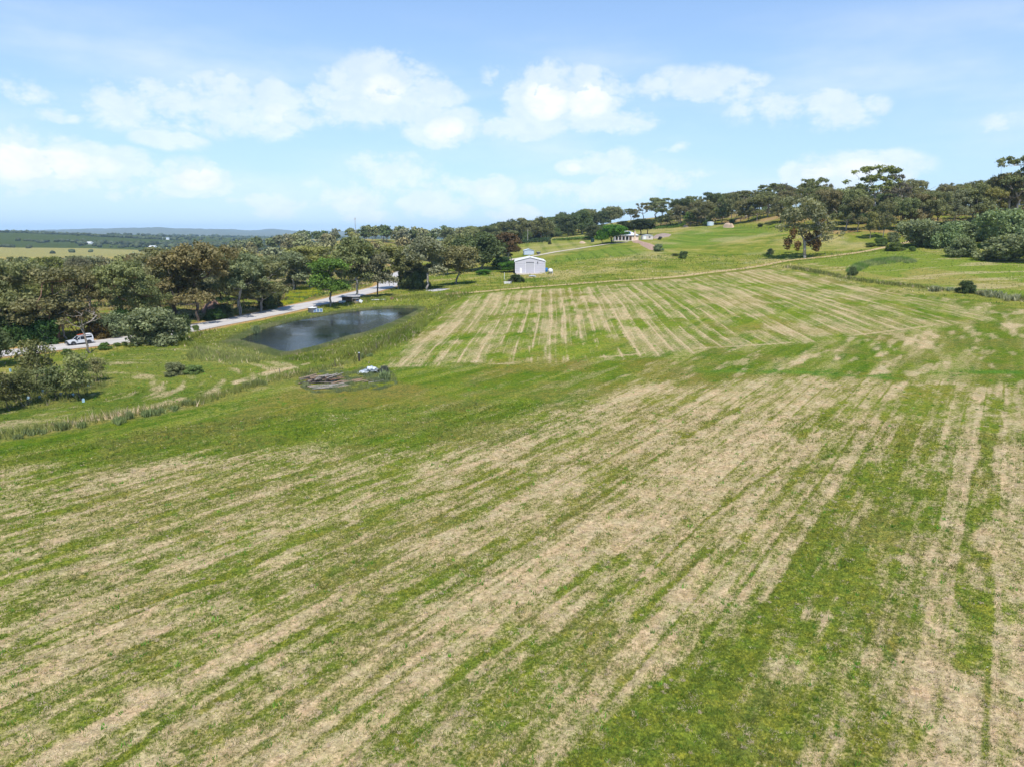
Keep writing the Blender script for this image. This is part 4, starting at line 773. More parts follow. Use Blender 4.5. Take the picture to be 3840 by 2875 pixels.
m, t, bs = new_mat('canopy'); tn = t.attr('tone', out='Fac'); c = t.mix(1.0, t.attr('tint'), t.mix(tn, (.6, .62, .58), (1.45, 1.38, 1.32)), 'MULTIPLY'); t.l.new(c, bs.inputs['Base Color']); bs.inputs['Roughness'].default_value = .7; bs.inputs['Specular IOR Level'].default_value = .2
wd_ = bpy.data.objects.new('woodland', None); COL.objects.link(wd_); tag(wd_, 'distant olive-green gum woodland around and below the mast rise', 'woodland', None, 'stuff')
for wh, nm in (('crown', 'canopy'), ('trunk', 'trunks')):
    o = bpy.data.objects.new(nm, mass_mesh(nm, MASS, wh, MATS['canopy'])); COL.objects.link(o); o.parent = wd_; o['kind'] = 'stuff'
print('leaf far', len(MASS))

print('COUNT', sum(1 for o in bpy.data.objects if o.name.split('.')[0] == 'gum_tree'), sum(1 for o in bpy.data.objects if o.name.split('.')[0] == 'shrub'))
# ------------------------------------------------------------------ built things
def solid(name, col, rough=.6, metal=0.0, var=.12, scale=3.0, spec=.4, grain=None):
    if name in MATS: return MATS[name]
    m, t, bs = new_mat(name); tcn = t.new('ShaderNodeTexCoord').outputs['Object']
    v = t.map(tcn, grain) if grain else tcn
    n = t.noise(v, scale, 5, .65); c = t.mix(t.ramp(n, .3, .7), tuple(x * (1 - var) for x in col), tuple(min(1, x * (1 + var)) for x in col))
    t.l.new(c, bs.inputs['Base Color']); bs.inputs['Roughness'].default_value = rough; bs.inputs['Metallic'].default_value = metal; bs.inputs['Specular IOR Level'].default_value = spec
    return m
def glass(name, col=(.02, .025, .03)):
    m = solid(name, col, .06, 0, .05); m.node_tree.nodes['Principled BSDF'].inputs['Specular IOR Level'].default_value = .8; return m
class MB:
    def __init__(s): s.V = []; s.F = []
    def _add(s, V, Fc): k = len(s.V); s.V += [tuple(v) for v in V]; s.F += [tuple(i + k for i in f) for f in Fc]; return s
    def box(s, x0, x1, y0, y1, z0, z1, M=None):
        V = [Vector((x, y, z)) for x in (x0, x1) for y in (y0, y1) for z in (z0, z1)]
        if M: V = [M @ v for v in V]
        return s._add(V, [(0, 1, 3, 2), (4, 6, 7, 5), (0, 4, 5, 1), (2, 3, 7, 6), (0, 2, 6, 4), (1, 5, 7, 3)])
    def cyl(s, a, b, r, r2=None, n=12, cap=True):
        a = np.array(a, float); b = np.array(b, float); r2 = r if r2 is None else r2; d = unit(b - a); q = unit(np.cross(d, [0, 0, 1.] if abs(d[2]) < .9 else [1., 0, 0])); w_ = np.cross(d, q); V = []
        for p, rr in ((a, r), (b, r2)):
            for k in range(n): an = 2 * math.pi * k / n; V.append(p + (q * math.cos(an) + w_ * math.sin(an)) * rr)
        Fc = [(k, (k + 1) % n, n + (k + 1) % n, n + k) for k in range(n)]
        if cap: Fc += [tuple(range(n - 1, -1, -1)), tuple(range(n, 2 * n))]
        return s._add(V, Fc)
    def prism(s, prof, y0, y1, axis='y', taper=None):
        n = len(prof); V = []
        for j_, y in enumerate((y0, y1)):
            for (x, z) in prof: V.append((x, y, z) if axis == 'y' else (y, x, z))
        return s._add(V, [(k, (k + 1) % n, n + (k + 1) % n, n + k) for k in range(n)] + [tuple(range(n - 1, -1, -1)), tuple(range(n, 2 * n))])
    def lathe(s, prof, n=20):
        V = []; m_ = len(prof)
        for k in range(n):
            an = 2 * math.pi * k / n
            for (r, z) in prof: V.append((r * math.cos(an), r * math.sin(an), z))
        return s._add(V, [(k * m_ + i, ((k + 1) % n) * m_ + i, ((k + 1) % n) * m_ + i + 1, k * m_ + i + 1) for k in range(n) for i in range(m_ - 1)])
    def build(s, name, mat, parent=None, smooth=False, bevel=0):
        me = bpy.data.meshes.new(name); me.from_pydata(s.V, [], s.F); bm = bmesh.new(); bm.from_mesh(me); bmesh.ops.recalc_face_normals(bm, faces=bm.faces)
        if bevel: bmesh.ops.bevel(bm, geom=bm.edges[:], offset=bevel, segments=1, affect='EDGES')
        bm.to_mesh(me); bm.free()
        if smooth:
            for p in me.polygons: p.use_smooth = True
            try: me.set_sharp_from_angle(angle=R(40))
            except Exception: pass
        me.materials.append(mat); o = bpy.data.objects.new(name, me); COL.objects.link(o)
        if parent: o.parent = parent
        return o
def thing(name, label, cat, loc, rz=0, group=None):
    o = bpy.data.objects.new(name, None); COL.objects.link(o); o.location = loc; o.rotation_euler = (0, 0, rz); o.empty_display_size = .5; return tag(o, label, cat, group)
def spot(px, py): x, y, z = gp(px, py); return Vector((x, y, z))
WHITE = solid('white_steel', (.80, .80, .80), .45); WALL = solid('lilac_cladding', (.50, .485, .525), .55, 0, .05); CONC = solid('concrete', (.52, .46, .40), .9); DARK = solid('dark_void', (.015, .014, .013), .9); BLACK = solid('black_plastic', (.02, .02, .022), .5)
BLUEST = solid('blue_grey_steel', (.42, .50, .60), .5); GALV = solid('galvanised', (.42, .44, .46), .45, .3); WOODG = solid('grey_timber', (.27, .22, .17), .9, 0, .3, 8, .2, (1, 1, .2)); BLUE = solid('blue_plastic', (.02, .16, .45), .4); SOIL = solid('bare_soil', (.36, .235, .165), .95, 0, .3, 1.2); SAND = solid('sand', (.52, .37, .24), .95, 0, .15)
# --- the large shed
b = spot(1988, 1027); sh = thing('farm_shed', 'large pale lilac-grey gabled farm shed with a roller door', 'shed', (b.x, b.y, b.z + .25))
W2, D2, HE, HR_ = 6.1, 17.0, 4.6, 6.15
def gable(y, t_, door=None):
    m_ = MB(); 
    if door is None: m_.prism([(-W2, 0), (W2, 0), (W2, HE), (0, HR_), (-W2, HE)], y, y + t_)
    else:
        a0, a1, hz = door; k = lambda x: HE + (HR_ - HE) * (1 - abs(x) / W2)
        m_.prism([(-W2, 0), (a0, 0), (a0, k(a0)), (-W2, HE)], y, y + t_); m_.prism([(a1, 0), (W2, 0), (W2, HE), (a1, k(a1))], y, y + t_); m_.prism([(a0, hz), (a1, hz), (a1, k(a1)), (0, HR_), (a0, k(a0))], y, y + t_)
    return m_
wl = gable(0, .12, (-1.75, 1.65, 4.4)).build('gable_wall', WALL, sh)
for z in (.95, 1.9, 2.85, 3.8):
    for x0, x1 in ((-W2 + .02, -1.86), (1.76, W2 - .02)): MB().box(x0, x1, -.035, -.002, z - .025, z + .025).build('cladding_joint', solid('joint_grey', (.42, .41, .45), .6), wl)
for x in (-W2 + .06, W2 - .06): MB().box(x - .06, x + .06, .125, D2, 0, HE).build('side_wall', WALL, sh)
gable(D2 + .005, .12).build('rear_wall', WALL, sh)
ro = MB().prism([(-W2 - .22, HE - .18), (-W2 - .02, HE + .12), (0, HR_ + .10), (0, HR_ + .24), (-W2 - .10, HE + .34), (-W2 - .34, HE + .12), (-W2 - .36, HE - .18)], -.25, D2 + .3).build('roof_slope', WHITE, sh)
ro2 = MB().prism([(W2 + .22, HE - .18), (W2 + .02, HE + .12), (.004, HR_ + .10), (.004, HR_ + .24), (W2 + .10, HE + .34), (W2 + .34, HE + .12), (W2 + .36, HE - .18)], -.25, D2 + .3).build('roof_slope', WHITE, sh)
MB().prism([(-.25, HR_ + .20), (0, HR_ + .30), (.25, HR_ + .20), (0, HR_ + .245)], -.27, D2 + .32).build('ridge_cap', WHITE, sh); MB().cyl((0, .6, HR_ + .2), (0, .6, HR_ + .9), .06).build('flue', GALV, sh)
rd_ = MB().box(-1.72, 1.62, .03, .07, 0, 4.1).build('roller_door', WALL, sh)
for k in range(9): MB().box(-1.70, 1.60, .008, .028, .06 + k * .45, .06 + k * .45 + .41).build('door_slat', solid('door_lilac', (.46, .45, .48), .5, 0, .05), rd_)
MB().box(-1.74, 1.64, -.06, .1, 4.12, 4.38).build('door_header', solid('dark_grey', (.16, .16, .18), .6), rd_)
for x in (-1.82, 1.70): MB().box(x - .06, x + .06, -.03, -.003, 0, 4.48).build('door_jamb', WHITE, sh)
pd_ = MB().box(-4.2, -3.4, -.06, -.004, .05, 2.05).build('side_door', WHITE, sh); MB().box(-3.52, -3.44, -.09, -.062, 1.0, 1.1).build('handle', BLACK, pd_)
MB().box(2.9, 3.2, -.28, -.004, 4.3, 4.6).cyl((3.05, -.2, 4.3), (3.05, -.2, 3.95), .07, .16).build('wall_lamp', BLACK, sh)
for s in (-1, 1): MB().box(s * W2 - .05, s * W2 + .05, -.16, -.03, .1, HE - .1).build('downpipe', WHITE, sh)
MB().box(-W2 + .3, W2 + .6, -3.4, -.01, -.5, -.03).build('concrete_apron', CONC, sh)
# --- things round the shed
b = spot(2064, 1026); g = thing('gas_tank', 'white horizontal gas tank on legs beside the large shed', 'tank', b, .15)
mbt = MB(); mbt.lathe([(0, -1.3), (.35, -1.26), (.68, -1.1), (.82, -.8), (.82, .8), (.68, 1.1), (.35, 1.26), (0, 1.3)], 20); tk = mbt.build('tank_shell', WHITE, g, True); tk.rotation_euler = (math.pi / 2, 0, 0); tk.location = (0, 0, 1.15)
for y in (-.7, .7): MB().box(-.45, .45, y - .08, y + .08, -.2, .55).build('cradle', GALV, g)
MB().box(.35, .75, -1.5, -1.0, -.1, .85).build('valve_box', GALV, g)
b = spot(2049, 1020); g = thing('plastic_drum', 'blue plastic drum standing against the shed side', 'drum', b); MB().lathe([(0, 0), (.5, 0), (.55, .1), (.55, .7), (.58, .75), (.55, .8), (.55, 1.5), (.5, 1.6), (0, 1.62)], 16).build('drum_body', BLUE, g, True)
MB().cyl((.2, 0, 1.6), (.2, 0, 1.68), .08).build('bung', BLACK, g)
b = spot(1997, 1038)
for k in range(5):
    M = Matrix.Translation((b.x + random.uniform(-.3, .3), b.y + random.uniform(-.4, .4), b.z + .03 + k * .09)) @ Matrix.Rotation(random.uniform(-.4, .4), 4, 'Z') @ Matrix.Rotation(random.uniform(-.04, .04), 4, 'X')
    m_ = MB(); 
    for q in range(8): m_.prism([(-.6 + q * .15, 0), (-.53 + q * .15, .035), (-.46 + q * .15, 0), (-.53 + q * .15, .02)], -1.2, 1.2)
    o = m_.build('roofing_sheet', solid('pale_sheet', (.55, .60, .66), .5), None); o.matrix_world = M @ Matrix.Rotation(1.2, 4, 'Z'); tag(o, 'loose pale corrugated sheet in the stack on the grass before the large shed', 'sheet', 'stacked roofing sheets'); o['kind'] = 'thing' if False else o.get('kind', ''); del o['kind']
b = spot(1903, 1064); g = thing('concrete_trough', 'pale concrete ramp trough on the bank below the large shed', 'trough', b, -.2)
m_ = MB(); m_.box(-1.1, 1.1, -.5, 1.6, -.3, .12).box(-1.1, -.95, -.5, 1.6, .122, .7).box(.95, 1.1, -.5, 1.6, .122, .7); m_.build('trough_body', solid('pale_concrete', (.60, .58, .58), .85), g)
MB().box(-1.1, 1.1, -.62, -.505, -.3, .75).build('front_panel', solid('pale_concrete', (.6, .58, .58)), g)
for k in range(4): MB().box(-.9, 1.2, 1.7 + k * .55, 2.1 + k * .55, .3 + k * .2, .38 + k * .2).build('board', solid('black_timber', (.07, .055, .045), .9), g)
b = spot(1891, 1050); g = thing('marker_post', 'tall white-painted post beside the concrete trough', 'post', b); MB().cyl((0, 0, -.3), (.06, 0, 2.6), .08, .07, 8).build('shaft', WHITE, g); MB().cyl((.06, 0, 2.6), (.065, 0, 2.68), .09, .04, 8).build('cap', WHITE, g)
# --- small shed and cart
b = spot(1984, 957); g = thing('garage', 'small blue-grey gabled garage at the bottom of the driveway', 'shed', (b.x, b.y, b.z + .05), .06)
m_ = MB(); m_.prism([(-2.65, 0), (2.65, 0), (2.65, 2.2), (0, 3.05), (-2.65, 2.2)], 0, .1); m_.build('gable_wall', BLUEST, g)
for x in (-2.6, 2.6): MB().box(x - .05, x + .05, .105, 6, 0, 2.2).build('side_wall', BLUEST, g)
for s in (-1, 1): MB().prism([(s * 2.85, 2.16), (s * .003, 3.1), (s * .003, 3.2), (s * 2.9, 2.26)], -.2, 6.2).build('roof_slope', solid('pale_blue_roof', (.62, .68, .76), .5), g)
dr = MB().box(-2.3, 2.3, -.05, -.004, .03, 2.0).build('garage_door', solid('pale_blue', (.50, .57, .66), .5), g)
for k in range(4): MB().box(-2.28, 2.28, -.08, -.052, .08 + k * .48, .5 + k * .48).build('door_panel', solid('pale_blue', (.5, .57, .66)), dr)
MB().box(-2.7, 2.7, -.08, -.004, 2.1, 2.22).build('beam', solid('slate', (.2, .24, .3)), g)
b = spot(2019, 955); g = thing('box_cart', 'dark box trailer parked beside the small garage', 'trailer', b, .3)
MB().box(-.9, .9, -.7, .7, .5, 1.3).build('tub', solid('charcoal', (.06, .065, .07), .7), g); MB().box(-.92, .92, -.72, .72, 1.302, 1.36).build('cover', solid('pale_sheet', (.5, .5, .5)), g); MB().box(.9, 1.9, -.05, .05, .5, .58).build('drawbar', GALV, g)
for s in (-1, 1):
    w_ = MB().cyl((0, s * .72, .32), (0, s * .9, .32), .32, n=14).build('wheel', BLACK, g); MB().cyl((0, s * .905, .32), (0, s * .92, .32), .17, n=10).build('rim', GALV, w_)
# --- house
b = spot(2362, 903); hs = thing('house', 'cream stone house with verandah, chimney and solar panels', 'house', (b.x - 1.2, b.y, b.z + .1), -.03)
CREAM = solid('cream_render', (.66, .54, .44), .85, 0, .06); ROOFM = solid('pale_roof', (.66, .70, .76), .5)
MB().box(-8.2, 6.6, -2.4, 10, -.6, 0).build('paving', solid('pale_paving', (.60, .52, .43), .9), hs)
MB().box(-7.6, 2.2, 2.2, 9, .002, 2.9).build('rear_wall', CREAM, hs); MB().box(2.205, 6.2, 0, 9, .002, 2.9).build('wing_wall', CREAM, hs)
for x in (-7.4, -5.4, -3.4, -1.4, .6): MB().box(x - .13, x + .13, .05, .31, .002, 2.7).build('verandah_post', WHITE, hs)
MB().box(-7.8, 2.2, .0, .36, 2.703, 2.9).build('verandah_beam', WHITE, hs)
for x in (-6.6, -4.5, -2.4, -.2):
    w_ = MB().box(x - .7, x + .7, 2.12, 2.195, .3, 2.4).build('window', solid('frame_white', (.7, .7, .7)), hs); MB().box(x - .62, x + .62, 2.06, 2.115, .38, 2.32).build('pane', glass('window_glass'), w_)
dd = MB().box(1.1, 2.0, 2.1, 2.195, .01, 2.3).build('door', solid('ochre_door', (.42, .24, .09), .6), hs); MB().box(1.15, 1.22, 2.04, 2.095, 1.05, 1.15).build('handle', BLACK, dd)
m_ = MB(); m_._add([(-8.2, -.5, 2.92), (6.6, -.5, 2.92), (6.6, 9.6, 2.92), (-8.2, 9.6, 2.92), (-2.6, 4.5, 5.4), (1.2, 4.5, 5.4)], [(0, 1, 5, 4), (1, 2, 5), (2, 3, 4, 5), (3, 0, 4), (0, 3, 2, 1)]); rf = m_.build('roof', ROOFM, hs)
MB().box(-8.3, 6.7, -.62, -.505, 2.80, 2.98).build('gutter', solid('slate', (.2, .24, .3)), rf)
ang_ = math.atan2(5.4 - 2.92, 5.0)
for i in range(4):
    for k in range(2):
        M = Matrix.Translation((-2.0 + i * 1.08, -.5 + (1.2 + k * 1.75) * math.cos(ang_), 2.92 + .09 + (1.2 + k * 1.75) * math.sin(ang_))) @ Matrix.Rotation(ang_, 4, 'X')
        if i == 0 and k == 1: continue
        sp = MB().box(-.5, .5, 0, 1.65, 0, .05, M).build('solar_panel', solid('panel_blue', (.02, .05, .14), .2), rf)
ch = MB().box(3.6, 4.5, -.55, -.003, .002, 5.2).build('chimney', solid('cream_stone', (.64, .50, .36), .9), hs); MB().box(3.5, 4.6, -.65, .1, 5.203, 5.4).build('chimney_cap', solid('cream_stone', (.6, .5, .4)), ch)
b = spot(2428, 899); ob = thing('outbuilding', 'low pale flat-roofed outbuilding beside the house', 'shed', (b.x, b.y, b.z + .05), -.06)
MB().box(-3.1, 3.1, 0, 4, -.4, 2.3).build('walls', solid('pale_pink_wall', (.62, .55, .52), .8), ob); MB().prism([(-3.3, 2.303), (3.3, 2.303), (3.3, 2.4), (0, 2.85), (-3.3, 2.4)], -.3, 4.3).build('roof', ROOFM, ob)
dd = MB().box(-2.4, -.9, -.06, -.004, -.02, 2.0).build('door', WHITE, ob); MB().box(-1.05, -1.0, -.1, -.065, .9, 1.05).build('handle', BLACK, dd); w_ = MB().box(.6, 1.8, -.05, -.004, .9, 1.8).build('window', WHITE, ob); MB().box(.68, 1.72, -.08, -.052, .98, 1.72).build('pane', glass('window_glass'), w_)
b = spot(2404, 901); g = thing('yard_gate', 'dark metal yard gate between house and outbuilding', 'gate', b, 0)
for x in (-1.0, -.5, 0, .5, 1.0): MB().cyl((x, 0, -.2), (x, 0, 2.1), .07, n=6).build('upright', solid('slate', (.2, .24, .3)), g)
for z in (.5, 2.0): MB().box(-1.05, 1.05, -.03, .03, z, z + .1).build('rail', solid('slate', (.2, .24, .3)), g)
def water_tank(px, py, r, h, col, label, lid=None, bands=6, cone=.25, rz=0):
    b = spot(px, py); g = thing('water_tank', label, 'tank', (b.x, b.y, b.z - .05), rz); pr = [(0, 0)]
    for k in range(bands): z0 = h * k / bands; z1 = h * (k + 1) / bands; pr += [(r, z0 + .01), (r, z1 - .06), (r - .035, z1 - .045), (r - .035, z1 - .01)]
    MB().lathe(pr + [(r, h)], 24).build('tank_wall', solid('tank_' + str(px), col, .6), g, True); ld = MB().lathe([(r + .05, h - .02), (r + .05, h + .06), (r * .5, h + cone * .75), (0.2, h + cone), (0, h + cone)], 24).build('lid', lid or solid('tank_' + str(px), col), g, True)
    MB().cyl((r * .35, 0, h + cone * .6), (r * .35, 0, h + cone + .12), .22, n=12).build('hatch', BLACK, ld); MB().cyl((-r * .7, -r * .75, .25), (-r * .85, -r * .95, .25), .05, n=8).build('outlet', GALV, g); return g
water_tank(2222, 909, 1.05, 2.0, (.012, .045, .04), 'dark green round water tank under the grey-green tree')
water_tank(2664, 847, 2.3, 2.5, (.55, .66, .75), 'pale blue corrugated water tank high on the hillside paddock', WHITE)
water_tank(1173, 1172, 1.22, 1.35, (.11, .115, .12), 'dark ribbed water tank with white lid by the pond', WHITE, 5)
b = spot(1190, 1175); g = thing('solar_array', 'tilted array of three solar panels beside the dark water tank', 'solar panel', b, .25)
for k in range(3):
    M = Matrix.Translation((-.95 + k * .8, 0, .25)) @ Matrix.Rotation(R(48), 4, 'X'); fr = MB().box(0, .74, 0, 1.15, 0, .05, M).build('panel_frame', solid('alu', (.42, .45, .48), .5, .2), g); MB().box(.05, .69, .05, 1.1, .051, .06, M).build('solar_cell_sheet', solid('panel_blue2', (.09, .15, .23), .15), fr)
for x in (-.9, .2, 1.2): MB().cyl((x, .7, -.2), (x, .7, 1.0), .04, n=6).build('leg', GALV, g); MB().cyl((x, .05, -.2), (x, .05, .27), .035, n=6).build('leg', GALV, g)
# --- camp by the pond
b = spot(1316, 1139); hut = thing('lean_to_hut', 'ramshackle grey lean-to hut with open bay under the pale gum', 'hut', (b.x, b.y, b.z), .12)
m_ = MB(); m_.box(-2.6, 2.5, 2.2, 2.3, -.2, 2.0).box(-2.6, -2.5, .3, 2.195, -.2, 2.0).build('back_wall', WOODG, hut)
MB().box(.35, .42, 0, 2.19, -.2, 1.95).build('partition', WOODG, hut); MB().box(.43, 2.4, 0, .06, -.2, .75).build('front_panel', WOODG, hut); MB().box(.43, 2.4, -.02, .05, 1.35, 1.9).build('upper_panel', solid('weathered_sheet', (.34, .33, .34), .7), hut)
for x in (.5, 1.4, 2.35, -2.5): MB().cyl((x, -.05, -.2), (x, -.05, 1.95), .05, n=6).build('post', WOODG, hut)
for k in range(4): MB().box(-2.8 + k * 1.38, -2.8 + k * 1.38 + 1.36, -.35, 2.6, 0, .04, Matrix.Translation((0, 0, 2.0 + .03 * (k % 2))) @ Matrix.Rotation(R(5), 4, 'X')).build('roof_sheet', solid('roof_sheet_grey', (.34, .33, .33), .7, 0, .25), hut)
b = spot(1283, 1141); g = thing('garden_trailer', 'small white box trailer parked before the lean-to hut', 'trailer', b, .1)
MB().box(-.95, .95, -.55, .55, .45, .95).build('tub', solid('dull_white', (.62, .66, .68), .5), g, bevel=.04); MB().box(-1.9, -.95, -.04, .04, .42, .5).build('drawbar', GALV, g); MB().cyl((-1.85, 0, -.02), (-1.85, 0, .6), .04, n=6).build('jockey_stand', GALV, g)
for s in (-1, 1):
    w_ = MB().cyl((.2, s * .56, .3), (.2, s * .72, .3), .3, n=14).build('wheel', BLACK, g); MB().cyl((.2, s * .725, .3), (.2, s * .74, .3), .15, n=10).build('rim', GALV, w_)
b = spot(1338, 1137); g = thing('plastic_drum', 'blue drum lying beside the lean-to hut', 'drum', (b.x, b.y, b.z + .45), .3)
o = MB().lathe([(0, -.55), (.36, -.55), (.4, -.48), (.4, -.1), (.42, -.06), (.4, 0), (.4, .48), (.36, .55), (0, .55)], 14).build('drum_body', BLUE, g, True); o.rotation_euler = (0, 1.2, 0); MB().cyl((.5, 0, .24), (.56, 0, .26), .1).build('bung', BLACK, g)
b = spot(1349, 1138); g = thing('white_cabinet', 'white boxy cabinet tipped against the pale gum by the hut', 'cabinet', (b.x, b.y, b.z + .25), .5)
MB().box(-.5, .5, -.3, .3, 0, .9, Matrix.Rotation(.6, 4, 'Y')).build('shell', solid('pale_blue_white', (.62, .70, .80), .4), g, bevel=.03); MB().box(-.46, .46, -.34, -.305, .05, .85, Matrix.Rotation(.6, 4, 'Y')).build('door', WHITE, g)
a_, c_ = spot(1393, 1127), spot(1446, 1126); g = thing('drain_pipe', 'long white pipe lying on the grass beyond the pond', 'pipe', (a_ + c_) / 2 + Vector((0, 0, .12))); dv = (c_ - a_) / 2
MB().cyl(-dv, dv, .2, n=14, cap=False).cyl(-dv * .998, dv * .998, .17, n=14, cap=False).build('barrel', solid('pipe_white', (.62, .64, .63), .5), g, True); MB().cyl(dv * .93, dv * 1.0, .235, n=14, cap=False).build('collar', GALV, g, True)
# --- heaps
def mound(name, label, cat, P, h, mat, seed, dens=.5, kind=None, rough=.25):
    """a heap that follows the ground: outline polygon in world metres"""
    P = np.array(P); c = P.mean(0); b0, b1 = P.min(0), P.max(0); st = max((b1 - b0).max() / 42, .08); xs = np.arange(b0[0] - st, b1[0] + st, st); ys = np.arange(b0[1] - st, b1[1] + st, st); XX, YY = np.meshgrid(xs, ys); x, y = XX.ravel(), YY.ravel()
    d, ins = dist_poly(x, y, P); s = np.where(ins, d, -d); md = max(s.max(), .1); prof = np.clip(s / md, -.2, 1); z = terr(x, y) + h * np.sin(np.clip(prof, 0, 1) * math.pi / 2) * (.75 + .5 * fbm(x / (md * .8), y / (md * .8), seed, 4)) + np.where(ins, (fbm(x / (md * .22), y / (md * .22), seed + 3, 3) - .5) * h * rough * 2, -.25)
    nx = len(xs); keep = s > -st * 1.6; Fc = []
    for j_ in range(len(ys) - 1):
        for i in range(nx - 1):
            q = (j_ * nx + i, j_ * nx + i + 1, (j_ + 1) * nx + i + 1, (j_ + 1) * nx + i)
            if all(keep[k] for k in q): Fc.append(q)
    me = bpy.data.meshes.new(name); me.from_pydata(np.stack([x, y, z], -1).tolist(), [], Fc); bm = bmesh.new(); bm.from_mesh(me); bmesh.ops.delete(bm, geom=[v for v in bm.verts if not v.link_faces], context='VERTS'); bm.to_mesh(me); bm.free()
    for p in me.polygons: p.use_smooth = True
    me.materials.append(mat); o = bpy.data.objects.new(name, me); COL.objects.link(o); return tag(o, label, cat, None, kind)
def ell(px, py, wp, hp, n=14): return gpoly([(px + wp / 2 * math.cos(6.283 * k / n), py + hp / 2 * math.sin(6.283 * k / n)) for k in range(n)])
mound('soil_bank', 'raw earth cutting bank on the slope below the house', 'soil bank', gpoly([(2366, 908), (2395, 902), (2425, 912), (2455, 920), (2460, 932), (2448, 940), (2420, 930), (2395, 914)]), .8, SOIL, 5)
mound('soil_patch', 'bare red-brown earthworks beside the pale outbuilding', 'soil bank', gpoly([(2440, 893), (2460, 880), (2490, 875), (2520, 879), (2512, 887), (2480, 893), (2450, 897)]), .5, solid('grey_brown_soil', (.33, .25, .20), .95, 0, .3, .7), 6)
mound('sand_heap', 'small tan sand heap on the lawn before the dark tree line', 'sand heap', ell(2184, 912, 26, 5), .9, SAND, 7); mound('sand_heap', 'wide orange sand heap on the top of the hillside paddock', 'sand heap', ell(2732, 852, 44, 7), 2.2, SAND, 8); mound('sand_heap', 'low tan sand heap near the bright vine rows', 'sand heap', ell(2572, 851, 22, 4), 1.2, SAND, 9)
mound('gravel_heap', 'reddish-brown gravel heap among the gums beyond the road', 'gravel heap', ell(800, 1166, 90, 30), 2.4, solid('red_gravel', (.30, .18, .13), .95, 0, .3, 6), 10); mound('soil_heap', 'little dark brown heap of earth near the white pipe', 'soil heap', ell(1472, 1122, 22, 6), .5, solid('dark_soil', (.16, .085, .05), .95, 0, .3, 4), 11)
mound('gravel_patch', 'flat grey gravel turning patch beside the drooping gum', 'gravel patch', gpoly([(1592, 1092), (1620, 1084), (1650, 1082), (1690, 1083), (1660, 1090), (1625, 1094)]), .12, solid('grey_gravel', (.42, .40, .39), .95), 12, rough=.1)
mound('reed_mound', 'long low mound thick with green reeds beyond the drain', 'mound', gpoly([(3170, 1020), (3205, 996), (3290, 977), (3390, 971), (3440, 984), (3405, 990), (3380, 984), (3330, 992), (3260, 1000), (3225, 1018), (3190, 1028)]), .9, MATS['ground'], 13)
for o in [bpy.data.objects['reed_mound']]:
    co = np.array([v.co[:] for v in o.data.vertices]); n_ = fbm(co[:, 0] / 2, co[:, 1] / 2, 3, 3); T_ = np.empty((len(co), 3)); T_[:] = (.15, .22, .045); lerp3(T_, (.25, .28, .10), sst(n_, .4, .6)); vcol(o.data, 'tint', T_); vflt(o.data, 'dry', n_ * 0 + .03); vcol(o.data, 'rows_mid', T_ * 0); vcol(o.data, 'rows_near', T_ * 0)
# --- pile of old vineyard posts
PW = [solid('post_tan', (.28, .205, .145), .9, 0, .35, 6, .2, (1, 1, .15)), solid('post_grey', (.27, .245, .22), .9, 0, .3, 6, .2, (1, 1, .15)), solid('post_red', (.24, .14, .085), .9, 0, .3, 6, .2, (1, 1, .15)), solid('post_dark', (.12, .10, .085), .9, 0, .3, 6)]
PWN = ['tan', 'silver-grey', 'reddish', 'dark']
rp = random.Random(3); POSTS = {}
def post_mesh(L, r):
    key = (round(L, 1), round(r, 2))
    if key not in POSTS:
        m_ = MB(); m_.cyl((-L / 2, 0, 0), (L / 2, 0, 0), r, r * .93, 8); POSTS[key] = (m_.V, m_.F)
    return POSTS[key]
def lay(px, py, z, L, yaw, pitch, k, where, r=None):
    p = at_z(px, py, z); r = r or rp.choice([.06, .07, .08]); V_, F_ = post_mesh(L, r); m_ = MB(); m_.V, m_.F = V_, F_
    o = m_.build('timber_post', PW[k], None); o.matrix_world = Matrix.Translation((p[0], p[1], p[2])) @ Matrix.Rotation(yaw, 4, 'Z') @ Matrix.Rotation(-pitch, 4, 'Y') @ Matrix.Rotation(rp.random() * 3, 4, 'X'); tag(o, PWN[k] + ' old vineyard post ' + where, 'post', 'pile of old posts, ' + PWN[k] + where[-9:]); return o
def zD(X, Y): return 1100 + X * .2034, 1350 + Y * .2034
g0 = -.15
for i in range(40):                       # the stacked heap
    f = i / 39; lay_ = i % 4; X = 240 + 560 * ((i * 7) % 40) / 39 + rp.uniform(-15, 15); Y = 395 - (X - 240) * .04 - lay_ * 32 + rp.uniform(-8, 8)
    lay(*zD(X, Y), g0 + .12 + lay_ * .27, rp.uniform(2.0, 2.6), .72 + rp.uniform(-.25, .25), rp.uniform(-.10, .18), rp.choice([0, 0, 1, 1, 2, 3]), 'stacked in the heap')
for i in range(16):                       # loose ones spread to the side
    X = 830 + i * 46 + rp.uniform(-12, 12); Y = 400 - (i % 3) * 16 + rp.uniform(-8, 8) - (X > 1050) * 15
    lay(*zD(X, Y), g0 + .10 + .06 * (i % 2), rp.uniform(1.9, 2.4), .70 + rp.uniform(-.22, .2), rp.uniform(-.03, .05), rp.choice([0, 0, 1, 2]), 'strewn in a line beside the heap')
for i in range(16):                       # in front
    X = 380 + i * 34 + rp.uniform(-15, 15); Y = 455 + (i % 4) * 16 + rp.uniform(-5, 5) - (X - 600) * .06
    lay(*zD(X, Y), g0 + .08, rp.uniform(2.0, 2.5), .28 + rp.uniform(-.25, .3), rp.uniform(-.02, .04), rp.choice([0, 1, 1]), 'lying flat before the heap')
